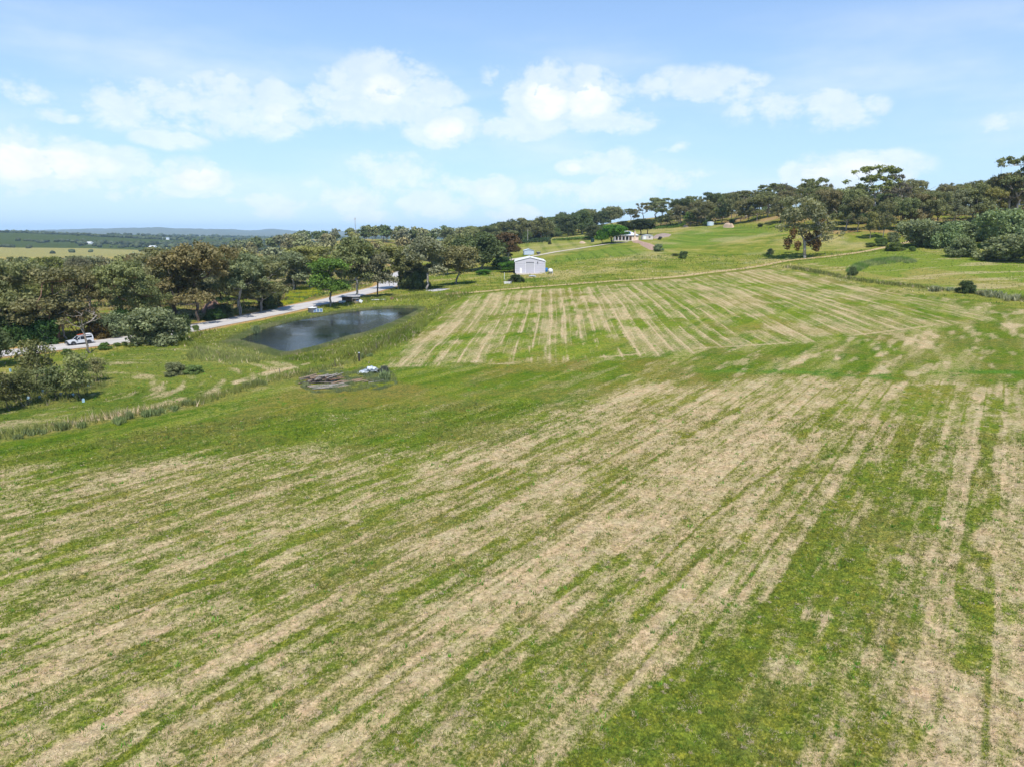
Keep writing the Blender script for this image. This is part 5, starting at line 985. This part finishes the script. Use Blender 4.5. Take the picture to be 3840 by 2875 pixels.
for i in range(12):                       # dark rotten ones behind and below
    X = 380 + i * 34; Y = 300 + rp.uniform(-10, 14) - abs(i - 6) * 2 if i % 2 else 400 + rp.uniform(-5, 10)
    lay(*zD(X, Y), g0 + (.75 if i % 2 else .12), rp.uniform(1.8, 2.3), .3 + rp.uniform(-.5, .5), rp.uniform(-.05, .1), 3, 'jutting from the heap')
# crumpled silver sheeting
b = Vector(at_z(1385, 1398, -.1)); g = thing('crumpled_sheeting', 'crumpled silver-grey sheeting dumped beside the post pile', 'sheet', b, .2)
def crumple(name, L, W_, h, seed, loc, rz, mat):
    n = 22; V = []
    for i in range(n):
        for j_ in range(12):
            u_ = i / (n - 1) * 2 - 1; v_ = j_ / 11 * 2 - 1; an = v_ * 1.9; rr = h * (1 - .35 * u_ * u_) * (1 + .25 * math.sin(3 * u_ + seed)); V.append((u_ * L / 2 + .12 * math.sin(5 * v_ + seed), W_ / 2 * math.sin(an) * (1 - .3 * u_ * u_), rr * (.35 + .65 * math.cos(an)) + .10 * math.sin(7 * u_ + 4 * v_ + seed)))
    Fc = [(i * 12 + j_, (i + 1) * 12 + j_, (i + 1) * 12 + j_ + 1, i * 12 + j_ + 1) for i in range(n - 1) for j_ in range(11)]
    me = mesh_from(name, V, Fc, True); me.materials.append(mat); o = bpy.data.objects.new(name, me); COL.objects.link(o); o.parent = g; o.location = loc; o.rotation_euler = (0, 0, rz); so = o.modifiers.new('thickness', 'SOLIDIFY'); so.thickness = .015; return o
SILV = solid('silver_sheet', (.33, .37, .41), .45, .3, .2)
crumple('sheet_roll', 2.3, .9, .75, 1, (.15, .1, .05), -.12, SILV); crumple('loose_sheet', 1.5, .7, .35, 2.4, (-.9, -.35, .0), .2, solid('silver_pale', (.46, .50, .54), .5, .2)); crumple('sheet_fold', 1.4, .5, .5, 4.1, (.3, -.2, .45), .1, solid('silver_pale', (.66, .70, .74)))
# --- fence posts
fm = MB(); fm.cyl((0, 0, -.3), (0, 0, 1.15), .06, .055, 7)
for i, (px, py) in enumerate(((1051, 1411), (1258, 1376), (1413, 1311), (1460, 1280), (1522, 1243), (1536, 1232), (1600, 1172))):
    b = spot(px, py); m_ = MB(); m_.V, m_.F = fm.V, fm.F; o = m_.build('fence_post', solid('post_weathered', (.13, .105, .08), .9), None); o.location = b; o.rotation_euler = (random.uniform(-.08, .08), random.uniform(-.08, .08), 0); tag(o, 'thin weathered fence post on the grassy bank between pond and paddock', 'fence post', 'fence posts above the pond')
b = spot(1347, 1354); g = thing('corner_post', 'thick dark fence corner post with pale cap above the post pile', 'fence post', b); MB().cyl((0, 0, -.4), (.03, 0, 1.3), .16, .15, 10).build('shaft', solid('tarred', (.035, .03, .028), .8), g); MB().cyl((.03, 0, 1.302), (.03, 0, 1.45), .17, .12, 10).build('cap', GALV, g)
for i, (px, py, l_) in enumerate(((1538, 1234, .5), (1545, 1228, .9), (1552, 1222, .75), (1530, 1238, -.3))):
    b = spot(px, py); m_ = MB(); m_.cyl((0, 0, -.3), (l_ * .8, 0, 1.1), .05, .04, 6); o = m_.build('leaning_stake', solid('post_weathered', (.13, .105, .08)), None); o.location = b; tag(o, 'leaning broken stake of the collapsed fence above the pond', 'stake', 'collapsed fence stakes')
for i in range(16):
    px = 2752 + i * 13; py = 849 + i * 1.35; b = spot(px, py); m_ = MB(); m_.V, m_.F = fm.V, fm.F; o = m_.build('fence_post', solid('post_weathered', (.13, .105, .08)), None); o.location = b; o.scale = (1.4, 1.4, 1.2); tag(o, 'dark fence post along the track under the hillside gums', 'fence post', 'hillside fence posts')
b = spot(1340, 1262); g = thing('floating_log', 'thin dark log lying in the shallows of the pond', 'log', (at_z(1345, 1258, WATER_Z)[0], at_z(1345, 1258, WATER_Z)[1], WATER_Z + .02))
a_, c_ = Vector(at_z(1310, 1266, 0)), Vector(at_z(1374, 1251, 0)); dv = (c_ - a_) * .5; dv.z = 0; MB().cyl(-dv, dv, .14, .07, 8).build('stem', solid('wet_log', (.05, .04, .03), .6), g); MB().cyl(dv * .3, dv * .5 + Vector((.2, -.5, .25)), .05, .02, 6).build('branch_stub', solid('wet_log', (.05, .04, .03)), g)
# --- mast
b = Vector((-163, 700, tz(-163, 700))); d = ray(1331, 818); mh = CAM_H + d[2] / d[1] * 700 - b.z; b.x = d[0] / d[1] * 700; g = thing('radio_mast', 'slim radio mast rising from the wooded rise', 'mast', b)
m_ = MB()
for k in range(3): an = k * 2.094; m_.cyl((.7 * math.cos(an), .7 * math.sin(an), 0), (.25 * math.cos(an), .25 * math.sin(an), mh), .10, .08, 6)
for z in range(int(mh)):
    for k in range(3): a1 = k * 2.094; a2 = (k + 1) * 2.094; f = .7 - .45 * z / mh; m_.cyl((f * math.cos(a1), f * math.sin(a1), z), (f * math.cos(a2), f * math.sin(a2), z + 1), .05, n=4)
m_.build('lattice', solid('mast_grey', (.30, .32, .36), .6), g)
for s in (-1, 1): MB().box(s * .75 - .2, s * .75 + .2, -.2, .2, mh - 1.6, mh + .3).box(min(0, s * .6), max(0, s * .6), -.06, .06, mh - .9, mh - .75).build('antenna', solid('mast_pale', (.5, .52, .55)), g)
# --- the four-wheel drive
i_ = int(np.argmin((ROAD[:, 0] + 80) ** 2 + (ROAD[:, 1] - 122) ** 2)); cpos = spot(301, 1293); tg = ROAD[i_] - ROAD[i_ + 2]; yaw = math.atan2(tg[1], tg[0])
car = thing('four_wheel_drive', 'white four-wheel-drive utility with canopy and orange boards on its roof', 'car', (cpos.x, cpos.y, cpos.z + .03), yaw + .14); car.scale = (.84, .88, .90)
CARW = solid('car_white', (.62, .63, .65), .25, 0, .02, 1, .6); CGL = glass('car_glass', (.012, .014, .017))
prof = [(-2.6, .55), (-2.62, 1.05), (-.7, 1.12), (.95, 1.15), (2.3, 1.05), (2.62, .95), (2.66, .55), (2.2, .42), (-2.3, .42)]
bd = MB().prism(prof, -.93, .93).build('body', CARW, car, bevel=.04)
m_ = MB(); lo = [(-.72, 1.13), (1.05, 1.15)]; hi = [(-.62, 1.80), (.28, 1.80)]
V_ = [(x, y * .9, z) for (x, z) in lo for y in (-1, 1)] + [(x, y * .74, z) for (x, z) in hi for y in (-1, 1)]
m_._add(V_, [(0, 1, 5, 4), (2, 6, 7, 3), (0, 4, 6, 2), (1, 3, 7, 5), (4, 5, 7, 6)]); m_.build('cabin', CGL, car)
MB().box(-.66, .32, -.76, .76, 1.802, 1.86).build('roof', CARW, car, bevel=.02)
for s in (-1, 1):
    MB().cyl((1.06, s * .90, 1.14), (.30, s * .75, 1.80), .05, n=6).build('windscreen_pillar', CARW, car); MB().cyl((.2, s * .905, 1.14), (.12, s * .76, 1.80), .045, n=6).build('door_pillar', CARW, car)
m_ = MB(); V_ = [(x, y * .92, 1.125) for x in (-2.6, -.73) for y in (-1, 1)] + [(x, y * .8, 1.95) for x in (-2.5, -.76) for y in (-1, 1)]; m_._add(V_, [(0, 1, 3, 2), (0, 4, 5, 1), (2, 3, 7, 6), (0, 2, 6, 4), (1, 5, 7, 3), (4, 6, 7, 5)]); cn = m_.build('canopy', CARW, car)
for s in (-1, 1): MB()._add([(-2.3, s * .895, 1.34), (-1.0, s * .895, 1.34), (-1.0, s * .84, 1.76), (-2.3, s * .84, 1.76)], [(0, 1, 2, 3)]).build('canopy_window', CGL, cn)
MB()._add([(-2.585, -.7, 1.3), (-2.585, .7, 1.3), (-2.53, .62, 1.78), (-2.53, -.62, 1.78)], [(0, 1, 2, 3)]).build('canopy_window', CGL, cn)
bn = MB()._add([(1.02, -.86, 1.155), (1.02, .86, 1.155), (2.4, .80, 1.06), (2.4, -.80, 1.06), (1.02, 0, 1.20), (2.4, 0, 1.10)], [(0, 4, 5, 3), (4, 1, 2, 5)]).build('bonnet', CARW, car)
MB().box(2.62, 2.82, -.95, .95, .42, .72).cyl((2.78, -.5, .7), (2.74, -.5, 1.05), .04, n=6).cyl((2.78, .5, .7), (2.74, .5, 1.05), .04, n=6).cyl((2.74, -.5, 1.05), (2.74, .5, 1.05), .04, n=6).build('bull_bar', BLACK, car)
MB().box(2.645, 2.675, -.55, .55, .70, .95).build('grille', BLACK, car); MB().box(2.822, 2.83, -.22, .22, .5, .62).build('number_plate', WHITE, car)
for s in (-1, 1):
    MB().box(2.55, 2.672, s * .74 - .16, s * .74 + .16, .74, .95).build('headlight', glass('lamp_glass', (.5, .52, .55)), car); MB().box(-2.66, -2.6, s * .8 - .09, s * .8 + .09, .7, 1.05).build('tail_light', solid('red_lens', (.4, .02, .02), .3), car)
    MB().box(.85, 1.1, s * 1.0 - .12, s * 1.0 + .12, 1.15, 1.38).build('door_mirror', BLACK, car); MB().box(-.7, .85, s * .94 - .06, s * .94 + .06, .36, .46).build('side_step', BLACK, car)
    for x in (1.68, -1.55):
        fl = MB(); ar = [(x + .56 * math.cos(a), .40 + .56 * math.sin(a)) for a in np.linspace(0, math.pi, 9)]; ir = [(x + .46 * math.cos(a), .40 + .46 * math.sin(a)) for a in np.linspace(math.pi, 0, 9)]; fl.prism(ar + ir, s * .90, s * 1.0); fl.build('wheel_arch', BLACK, car)
        wh = MB().cyl((x, s * .70, .40), (x, s * .97, .40), .41, n=20).build('wheel', BLACK, car); MB().cyl((x, s * .972, .40), (x, s * .985, .40), .25, n=14).build('rim', solid('rim_dark', (.10, .10, .11), .4, .5), wh)
    MB().cyl((.9, s * -.93 if s < 0 else .93, 1.2), (.38, s * .82, 1.95), .05, n=6).build('snorkel', BLACK, car) if s < 0 else None
    for x in (-2.3, -.95): MB().box(x - .03, x + .03, s * .72 - .03, s * .72 + .03, 1.952, 2.06).build('rack_foot', BLACK, car)
for y in (-.7, .7): MB().box(-2.5, .2, y - .03, y + .03, 2.062, 2.10).build('rack_rail', GALV, car)
ORG = solid('orange_board', (.85, .12, .015), .5)
for k in range(2): MB().box(-1.2, .35, -.2 + k * .42, .18 + k * .42, 2.105 + .07 * k, 2.15 + .07 * k).build('recovery_board', ORG, car)
MB().box(-2.45, -1.3, -.65, .65, 2.105, 2.17).build('rack_tray', WHITE, car)
# --- tree guards
for px, py in ((147, 1497), (229, 1486), (160, 1474), (313, 1507), (14, 1458), (40, 1394), (332, 1447), (8, 1446), (104, 1500), (276, 1488)):
    b = spot(px, py); m_ = MB(); r_ = .17
    for k in range(3): a1 = k * 2.094; a2 = (k + 1) * 2.094; p1 = Vector((r_ * math.cos(a1), r_ * math.sin(a1), 0)); p2 = Vector((r_ * math.cos(a2), r_ * math.sin(a2), 0)); u2 = Vector((0, 0, .48)); q = (p1 + p2) * .03; m_._add([p1, p2, p2 + u2, p1 + u2, p1 * .94, p2 * .94, p2 * .94 + u2, p1 * .94 + u2], [(0, 1, 2, 3), (5, 4, 7, 6), (3, 2, 6, 7)])
    o = m_.build('tree_guard', solid('guard_blue', (.42, .62, .74), .5), None); o.location = b; o.rotation_euler = (random.uniform(-.15, .15), random.uniform(-.2, .2), random.random() * 2); tag(o, 'pale blue plastic tree guard in the grass among the young trees', 'tree guard', 'tree guards in the sapling row')
# --- vine rows, power pole, distant farmhouses
def leaf_row(px0, py0, px1, py1, n, label, group, h=1.5, col=(.13, .24, .045)):
    a = spot(px0, py0); b_ = spot(px1, py1); rg = np.random.default_rng(int(px0)); cl_ = [(np.array([a.x + (b_.x - a.x) * f - a.x, a.y + (b_.y - a.y) * f - a.y, tz(a.x + (b_.x - a.x) * f, a.y + (b_.y - a.y) * f) - a.z + h * .6]), .55 + .25 * rg.random()) for f in np.linspace(0, 1, n)]
    e = thing('vine_row', label, 'vine row', a, 0, group); me = make_crown('vines', rg, cl_, n_per=30, size=.5, flat=.9); o = bpy.data.objects.new('foliage', me); COL.objects.link(o); o.parent = e; o.color = col + (1,)
    m_ = MB()
    for f in np.linspace(0, 1, 6): x = (b_.x - a.x) * f; y = (b_.y - a.y) * f; z = tz(a.x + x, a.y + y) - a.z; m_ = MB().cyl((x, y, z - .2), (x, y, z + h), .06, n=5); m_.build('trellis_post', solid('post_weathered', (.13, .105, .08)), e)
for k in range(4): leaf_row(2452 + k * 6, 862 - k * 3, 2558 + k * 4, 852 - k * 2.6, 40, 'bright green vine row along the top of the hillside paddock', 'vine rows on the hill')
for k in range(6): leaf_row(2075 + k * 26, 905 - k * .8, 2170 + k * 14, 897 - k * .6, 30, 'green trellised vine row before the dark tree line', 'vine rows before the tree line', 1.6, (.12, .21, .045))
for k in range(5): leaf_row(1955 + k * 2, 918 - k * 3.0, 2055 + k * 3, 911 - k * 3.0, 30, 'dark hedge-like vine row beyond the rust-brown tree', 'dark rows beyond the garage', 2.0, (.045, .085, .03))
b = spot(1979, 912); g = thing('power_pole', 'slim pale power pole beyond the small garage', 'power pole', b); MB().cyl((0, 0, -.5), (0, 0, 9), .16, .12, 8).build('pole', solid('pole_pale', (.4, .38, .36)), g); MB().box(-1.1, 1.1, -.06, .06, 8.2, 8.35).build('crossarm', WOODG, g)
def far_house(px, py_top, depth, w_, d_, h_, label, col, roofc):
    r0 = ray(px, HORIZON); x = r0[0] / r0[1] * depth; z = tz(x, depth); g = thing('farmhouse', label, 'house', (x, depth, z), random.uniform(-.5, .5)); MB().box(-w_ / 2, w_ / 2, -d_ / 2, d_ / 2, -1, h_).build('walls', col, g)
    MB().prism([(-d_ / 2 - .5, h_ + .003), (d_ / 2 + .5, h_ + .003), (0, h_ + d_ * .28)], -w_ / 2 - .5, w_ / 2 + .5, 'x').build('roof', roofc, g)
    for k in (-.28, .05, .3): MB().box(w_ * k - .7, w_ * k + .7, -d_ / 2 - .06, -d_ / 2 - .003, 1, 2.4).build('window', glass('window_glass'), g)
far_house(332, 905, 1750, 16, 9, 3.5, 'white farmhouse beside a dark cypress on the distant slope', WHITE, WHITE); far_house(943, 905, 2100, 20, 10, 3.8, 'long white shed beyond the distant wood', WHITE, WHITE); far_house(882, 904, 2150, 18, 9, 4, 'small white building left of the long distant shed', WHITE, BLUEST); far_house(568, 916, 1600, 16, 9, 4, 'white house in the distant tree clump', WHITE, WHITE); far_house(620, 894, 2300, 20, 9, 4, 'pale farm building on the distant plain', WHITE, BLUEST)
# ------------------------------------------------------------------ grass that nobody could count
m, t, bs = new_mat('grass_blades'); gc = t.attr('tint'); t.l.new(gc, bs.inputs['Base Color']); bs.inputs['Roughness'].default_value = .75; bs.inputs['Specular IOR Level'].default_value = .15
tr = t.new('ShaderNodeBsdfTranslucent'); t.l.new(gc, tr.inputs[0]); mx = t.new('ShaderNodeMixShader'); mx.inputs[0].default_value = .3; t.l.new(bs.outputs[0], mx.inputs[1]); t.l.new(tr.outputs[0], mx.inputs[2]); t.l.new(mx.outputs[0], t.n['Material Output'].inputs[0])
rgn = np.random.default_rng(21)
def blades(name, x, y, z, C, h, wdt, nb, spread, lean, label, cat='grass', lie=None):
    n = len(x); xi = np.repeat(x, nb); yi = np.repeat(y, nb); zi = np.repeat(z, nb); hh = np.repeat(h, nb) * (.6 + .7 * rgn.random(n * nb)); ww = np.repeat(wdt, nb); sp = np.repeat(spread, nb) if hasattr(spread, '__len__') else spread
    N = n * nb; a = rgn.random(N) * 6.283; rr = np.sqrt(rgn.random(N)) * sp; bx = xi + np.cos(a) * rr; by = yi + np.sin(a) * rr; ln = lean * (.3 + 1.0 * rgn.random(N)); b = rgn.random(N) * 6.283
    if lie is not None: li = np.repeat(lie, nb); ln = np.where(li, 1.6 + rgn.random(N), ln)
    k = 1 / np.sqrt(1 + ln * ln); tx = bx + np.cos(b) * ln * hh * k; ty = by + np.sin(b) * ln * hh * k; tzv = zi + hh * k; c = rgn.random(N) * 3.1416; dx = np.cos(c) * ww * .5; dy = np.sin(c) * ww * .5
    V = np.stack([np.stack([bx - dx, by - dy, zi - .01], -1), np.stack([bx + dx, by + dy, zi - .01], -1), np.stack([tx, ty, tzv], -1)], 1).reshape(-1, 3)
    me = mesh_from(name, V, np.arange(3 * N).reshape(N, 3)); CC = np.repeat(C, nb, 0) * (.75 + .5 * rgn.random((N, 1))); vcol(me, 'tint', np.repeat(np.clip(CC, 0, 1), 3, 0)); me.materials.append(MATS['grass_blades']); o = bpy.data.objects.new(name, me); COL.objects.link(o); return tag(o, label, cat, None, 'stuff')
def grass_col(T, D, x, y):
    n = len(x); s = (D + (rgn.random(n) - .5) * .75 + (vnoise(x / .5, y / .5, 3) - .5) * .8) > .52
    st = np.array(STRAW_A) * (.75 + .5 * rgn.random((n, 1))); return np.where(s[:, None], st, T * 1.1), s
# short mown stubble near by
n = 150000; r_ = 19 * np.exp(rgn.random(n) ** .9 * math.log(80 / 19)); a = R(1) * rgn.uniform(-42, 42, n); x, y = r_ * np.sin(a), r_ * np.cos(a); T_, D_, H_ = paint(x, y); C_, st = grass_col(T_, D_, x, y)
C_ = C_ * (.55 + .9 * vnoise(x / .35, y / .35, 92))[:, None]; clump = vnoise(x / .6, y / .6, 91); h = np.where(st, .05 + .05 * rgn.random(n), .05 + .09 * clump + .05 * rgn.random(n)) * (1 + r_ / 120); blades('grass', x, y, terr(x, y), C_, h, .010 + r_ * .00055, 3, .10, .8, 'short mown green and straw-coloured grass of the paddock', lie=st & (rgn.random(n) < .6))
# wisps of cut hay and fresh green weeds lying about the paddock
n = 1500; r_ = 20 * np.exp(rgn.random(n) * math.log(110 / 20)); a = R(1) * rgn.uniform(-42, 42, n); x, y = r_ * np.sin(a), r_ * np.cos(a); kp = zone(x, y, NEAR, 3) > .3; x, y, r_ = x[kp], y[kp], r_[kp]; C_ = np.tile(np.array([[.56, .45, .30]]), (len(x), 1)); blades('hay_wisps', x, y, terr(x, y) + .02, C_, .08 + .06 * rgn.random(len(x)), .010 + r_ * .0005, 40, .08 + .30 * rgn.random(len(x)) ** 2, .9, 'wisps of pale cut hay lying on the mown paddock', 'hay', np.ones(len(x), bool))
n = 1100; r_ = 20 * np.exp(rgn.random(n) * math.log(120 / 20)); a = R(1) * rgn.uniform(-42, 42, n); x, y = r_ * np.sin(a), r_ * np.cos(a); C_ = np.tile(np.array([[.12, .27, .03]]), (len(x), 1)) * (.6 + .8 * rgn.random((len(x), 1))); blades('green_weeds', x, y, terr(x, y), C_, .12 + .14 * rgn.random(len(x)), .03 + r_ * .0006, 12, .10 + .20 * rgn.random(len(x)), .7, 'fresh green weeds dotted over the mown paddock', 'weeds')
# rank grass on banks, drains and rough pasture
n = 900000; r_ = np.sqrt(rgn.random(n)) * 290 + 40; a = R(1) * rgn.uniform(-42, 42, n); x, y = r_ * np.sin(a), r_ * np.cos(a); dP = dist_poly(x, y, POND)[1]; keep = (~dP) & (road_dist(x, y) > 6.5); x, y, r_ = x[keep], y[keep], r_[keep]
inpad = zone(x, y, PAD, .5); pick = inpad < .5; x, y, r_ = x[pick], y[pick], r_[pick]; T_, D_, H_ = paint(x, y); prob = sst(H_, .3, .75) * 1.0 + .10; kp = (rgn.random(len(x)) < prob * np.where(r_ < 160, .62, .24)); x, y, r_, T_, D_, H_ = x[kp], y[kp], r_[kp], T_[kp], D_[kp], H_[kp]; print('rank', len(x))
C_, st = grass_col(T_, D_ * .7, x, y); C_ = C_ * (.8 + .5 * vnoise(x / 1.7, y / 1.7, 7))[:, None]; blades('tall_grass', x, y, terr(x, y), C_, (.22 + .72 * H_) * np.where(dist_poly(x, y, POND)[0] < 9, .4, 1.0) * (.6 + .7 * vnoise(x / 2.3, y / 2.3, 5)), .03 + r_ * .0006, 3, .25, .5, 'tall seeding grass on the pond bank, drains and rough pasture')
# yellow-green flowering weeds beyond the road, reeds on the mound and round the pond
def scatter(P, n):
    b0, b1 = P.min(0), P.max(0); x = rgn.uniform(b0[0], b1[0], n); y = rgn.uniform(b0[1], b1[1], n); _, i_ = dist_poly(x, y, P); return x[i_], y[i_]
WEED = gpoly([(1070, 1118), (1075, 1095), (1120, 1082), (1190, 1082), (1205, 1098), (1150, 1122), (1110, 1138), (1050, 1146)])
x, y = scatter(WEED, 14000); k = vnoise(x / 3, y / 3, 3); C_ = np.where((k > .48)[:, None], np.array([[.46, .46, .03]]), np.array([[.18, .30, .04]])); blades('flowering_weeds', x, y, terr(x, y), C_, .35 + .6 * k, np.full(len(x), .16), 3, .25, .6, 'bright yellow-green flowering weeds beyond the road', 'weeds')
RM = gpoly([(3170, 1020), (3205, 996), (3290, 977), (3390, 971), (3440, 984), (3405, 990), (3380, 984), (3330, 992), (3260, 1000), (3225, 1018), (3190, 1028)]); x, y = scatter(RM, 9000); d, _ = dist_poly(x, y, RM); C_ = np.where((vnoise(x / 4, y / 4, 3) > .45)[:, None], np.array([[.16, .26, .055]]), np.array([[.26, .31, .11]])); blades('reeds', x, y, terr(x, y) + np.clip(d / 4, 0, 1) * .6, C_, .7 + .7 * rgn.random(len(x)), np.full(len(x), .13), 3, .3, .4, 'green reeds crowding the low mound beyond the drain', 'reeds')
n = 26000; i_ = rgn.integers(0, len(POND), n); f = rgn.random((n, 1)); p = POND[i_] * (1 - f) + POND[(i_ + 1) % len(POND)] * f; out = p - POND.mean(0); out /= np.linalg.norm(out, axis=1)[:, None]; p = p + out * np.abs(rgn.normal(size=(n, 1)) * 1.6); x, y = p[:, 0], p[:, 1]; C_ = np.where((vnoise(x / 3, y / 3, 8) > .5)[:, None], np.array([[.27, .28, .12]]), np.array([[.19, .23, .08]])); blades('bank_reeds', x, y, np.maximum(terr(x, y), WATER_Z), C_, .25 + .30 * rgn.random(n), np.full(n, .07), 3, .15, .35, 'tan and green reeds fringing the pond', 'reeds')
PILE = gpoly([(1105, 1440), (1140, 1400), (1230, 1385), (1400, 1380), (1480, 1400), (1490, 1440), (1430, 1462), (1300, 1470), (1180, 1475)]); x, y = scatter(PILE, 9000); kp = vnoise(x / 1.1, y / 1.1, 17) > .42; x, y = x[kp], y[kp]; C_ = np.where((vnoise(x / 1.5, y / 1.5, 18) > .5)[:, None], np.array([[.17, .21, .10]]), np.array([[.23, .26, .085]])); blades('weeds', x, y, terr(x, y), C_, .15 + .35 * vnoise(x / .9, y / .9, 19), np.full(len(x), .06), 4, .18, .5, 'grey-green weeds growing through the old post pile', 'weeds')
# low scrub under the woods
x, y = scatter(np.vstack([WL1]), 22000); kp = (road_dist(x, y) > 8) & (vnoise(x / 6, y / 6, 11) > .42); x, y = x[kp], y[kp]; C_ = np.where((vnoise(x / 8, y / 8, 12) > .5)[:, None], np.array([[.07, .11, .03]]), np.array([[.13, .115, .055]])); blades('undergrowth', x, y, terr(x, y), C_, .5 + 1.1 * vnoise(x / 5, y / 5, 13), np.full(len(x), .28), 3, .5, .7, 'tangled low scrub on the floor of the wood beyond the road', 'scrub')
x, y = scatter(HW, 26000); kp = vnoise(x / 7, y / 7, 14) > .5; x, y = x[kp], y[kp]; C_ = np.where((vnoise(x / 8, y / 8, 15) > .5)[:, None], np.array([[.12, .15, .055]]), np.array([[.19, .16, .085]])); blades('hillside_scrub', x, y, terr(x, y), C_, .4 + .9 * vnoise(x / 5, y / 5, 16), np.full(len(x), .3), 3, .5, .7, 'dry low scrub on the floor of the hillside wood', 'scrub')
# woods and hedges of the far farmland
def blob_mesh(pts, sz, col):
    ico = bmesh.new(); bmesh.ops.create_icosphere(ico, subdivisions=1, radius=1.0); bv = np.array([v.co[:] for v in ico.verts]); bf = np.array([[v.index for v in f.verts] for f in ico.faces]); ico.free(); n = len(pts); s = sz[:, None] * (.6 + .8 * rgn.random((n, len(bv)))); V = (bv[None] * s[..., None] * np.array([1.25, 1.25, .85]) + pts[:, None]).reshape(-1, 3); Fc = (bf[None] + (np.arange(n) * len(bv))[:, None, None]).reshape(-1, 3); me = mesh_from('far_trees', V, Fc); vcol(me, 'tint', np.repeat(np.array(col), len(bv), 0)); vflt(me, 'tone', np.repeat(rgn.random(n), len(bv))); me.materials.append(MATS['canopy']); return me
pts = []; sz = []
def clump(cx, cy, lx, ly, rot, n, s=(3.5, 6.5)):
    for _ in range(n):
        a, b = rgn.normal() * lx, rgn.normal() * ly; x = cx + a * math.cos(rot) - b * math.sin(rot); y = cy + a * math.sin(rot) + b * math.cos(rot); q = rgn.uniform(*s); pts.append((x, y, 0)); sz.append(q)
def azx(px, d): r0 = ray(px, HORIZON); return r0[0] / r0[1] * d
for px, d, lx, ly, n in ((60, 2480, 150, 40, 70), (150, 2450, 110, 30, 40), (230, 2500, 90, 30, 40), (330, 1765, 14, 14, 8), (480, 2300, 60, 30, 40), (545, 2350, 70, 35, 70), (620, 1850, 160, 35, 110), (720, 1800, 120, 40, 100), (820, 1750, 120, 40, 90), (930, 1950, 130, 30, 90), (1030, 2000, 120, 40, 90), (520, 1650, 60, 20, 40), (700, 2900, 220, 40, 90), (1100, 2600, 260, 60, 160), (900, 4200, 500, 60, 160), (500, 5000, 600, 80, 160), (1200, 4500, 500, 80, 160), (1500, 1500, 260, 60, 170), (1700, 1300, 220, 60, 170), (1620, 1900, 300, 60, 160), (1850, 1250, 120, 50, 120), (2050, 1300, 160, 60, 120), (1400, 1250, 150, 50, 100), (300, 7000, 900, 120, 140), (900, 7000, 900, 120, 140), (1500, 6000, 900, 120, 140)):
    clump(azx(px, d), d, lx, ly, rgn.uniform(-.15, .15), n, (3.5, 6.5) if d < 3000 else (6, 11))
for px, d, s in ((25, 1500, 9), (155, 1750, 9), (95, 1780, 5), (110, 1790, 5), (125, 1785, 5)): clump(azx(px, d), d, s * .7, s * .7, 0, 14, (s * .35, s * .6))
pts = np.array(pts); sz = np.array(sz); pts[:, 2] = terr(pts[:, 0], pts[:, 1]) + sz * .6; cc = np.array([.055, .07, .03]) * (.7 + .7 * rgn.random((len(pts), 1)))
o = bpy.data.objects.new('far_trees', blob_mesh(pts, sz, cc)); COL.objects.link(o); tag(o, 'dark far-off tree clumps and hedges scattered over the blue plain', 'woodland', None, 'stuff')
# ------------------------------------------------------------------ air
hz = MB().box(-15900, 15900, -15900, 15900, -150, 190); hv = bpy.data.materials.new('haze'); hv.use_nodes = True; t = NT(hv.node_tree); t.n.remove(t.n['Principled BSDF']); pv = t.new('ShaderNodeVolumePrincipled'); pv.inputs['Color'].default_value = (.50, .75, 1.0, 1); pv.inputs['Density'].default_value = HAZE; pv.inputs['Anisotropy'].default_value = -.4; t.l.new(pv.outputs[0], t.n['Material Output'].inputs['Volume'])
ho = hz.build('haze', hv); tag(ho, 'thin blue haze lying over the far plain', 'haze', None, 'stuff')
SC.cycles.max_bounces = 6; SC.cycles.diffuse_bounces = 3; SC.cycles.glossy_bounces = 3; SC.cycles.transmission_bounces = 3; SC.cycles.transparent_max_bounces = 8; SC.cycles.volume_bounces = 0
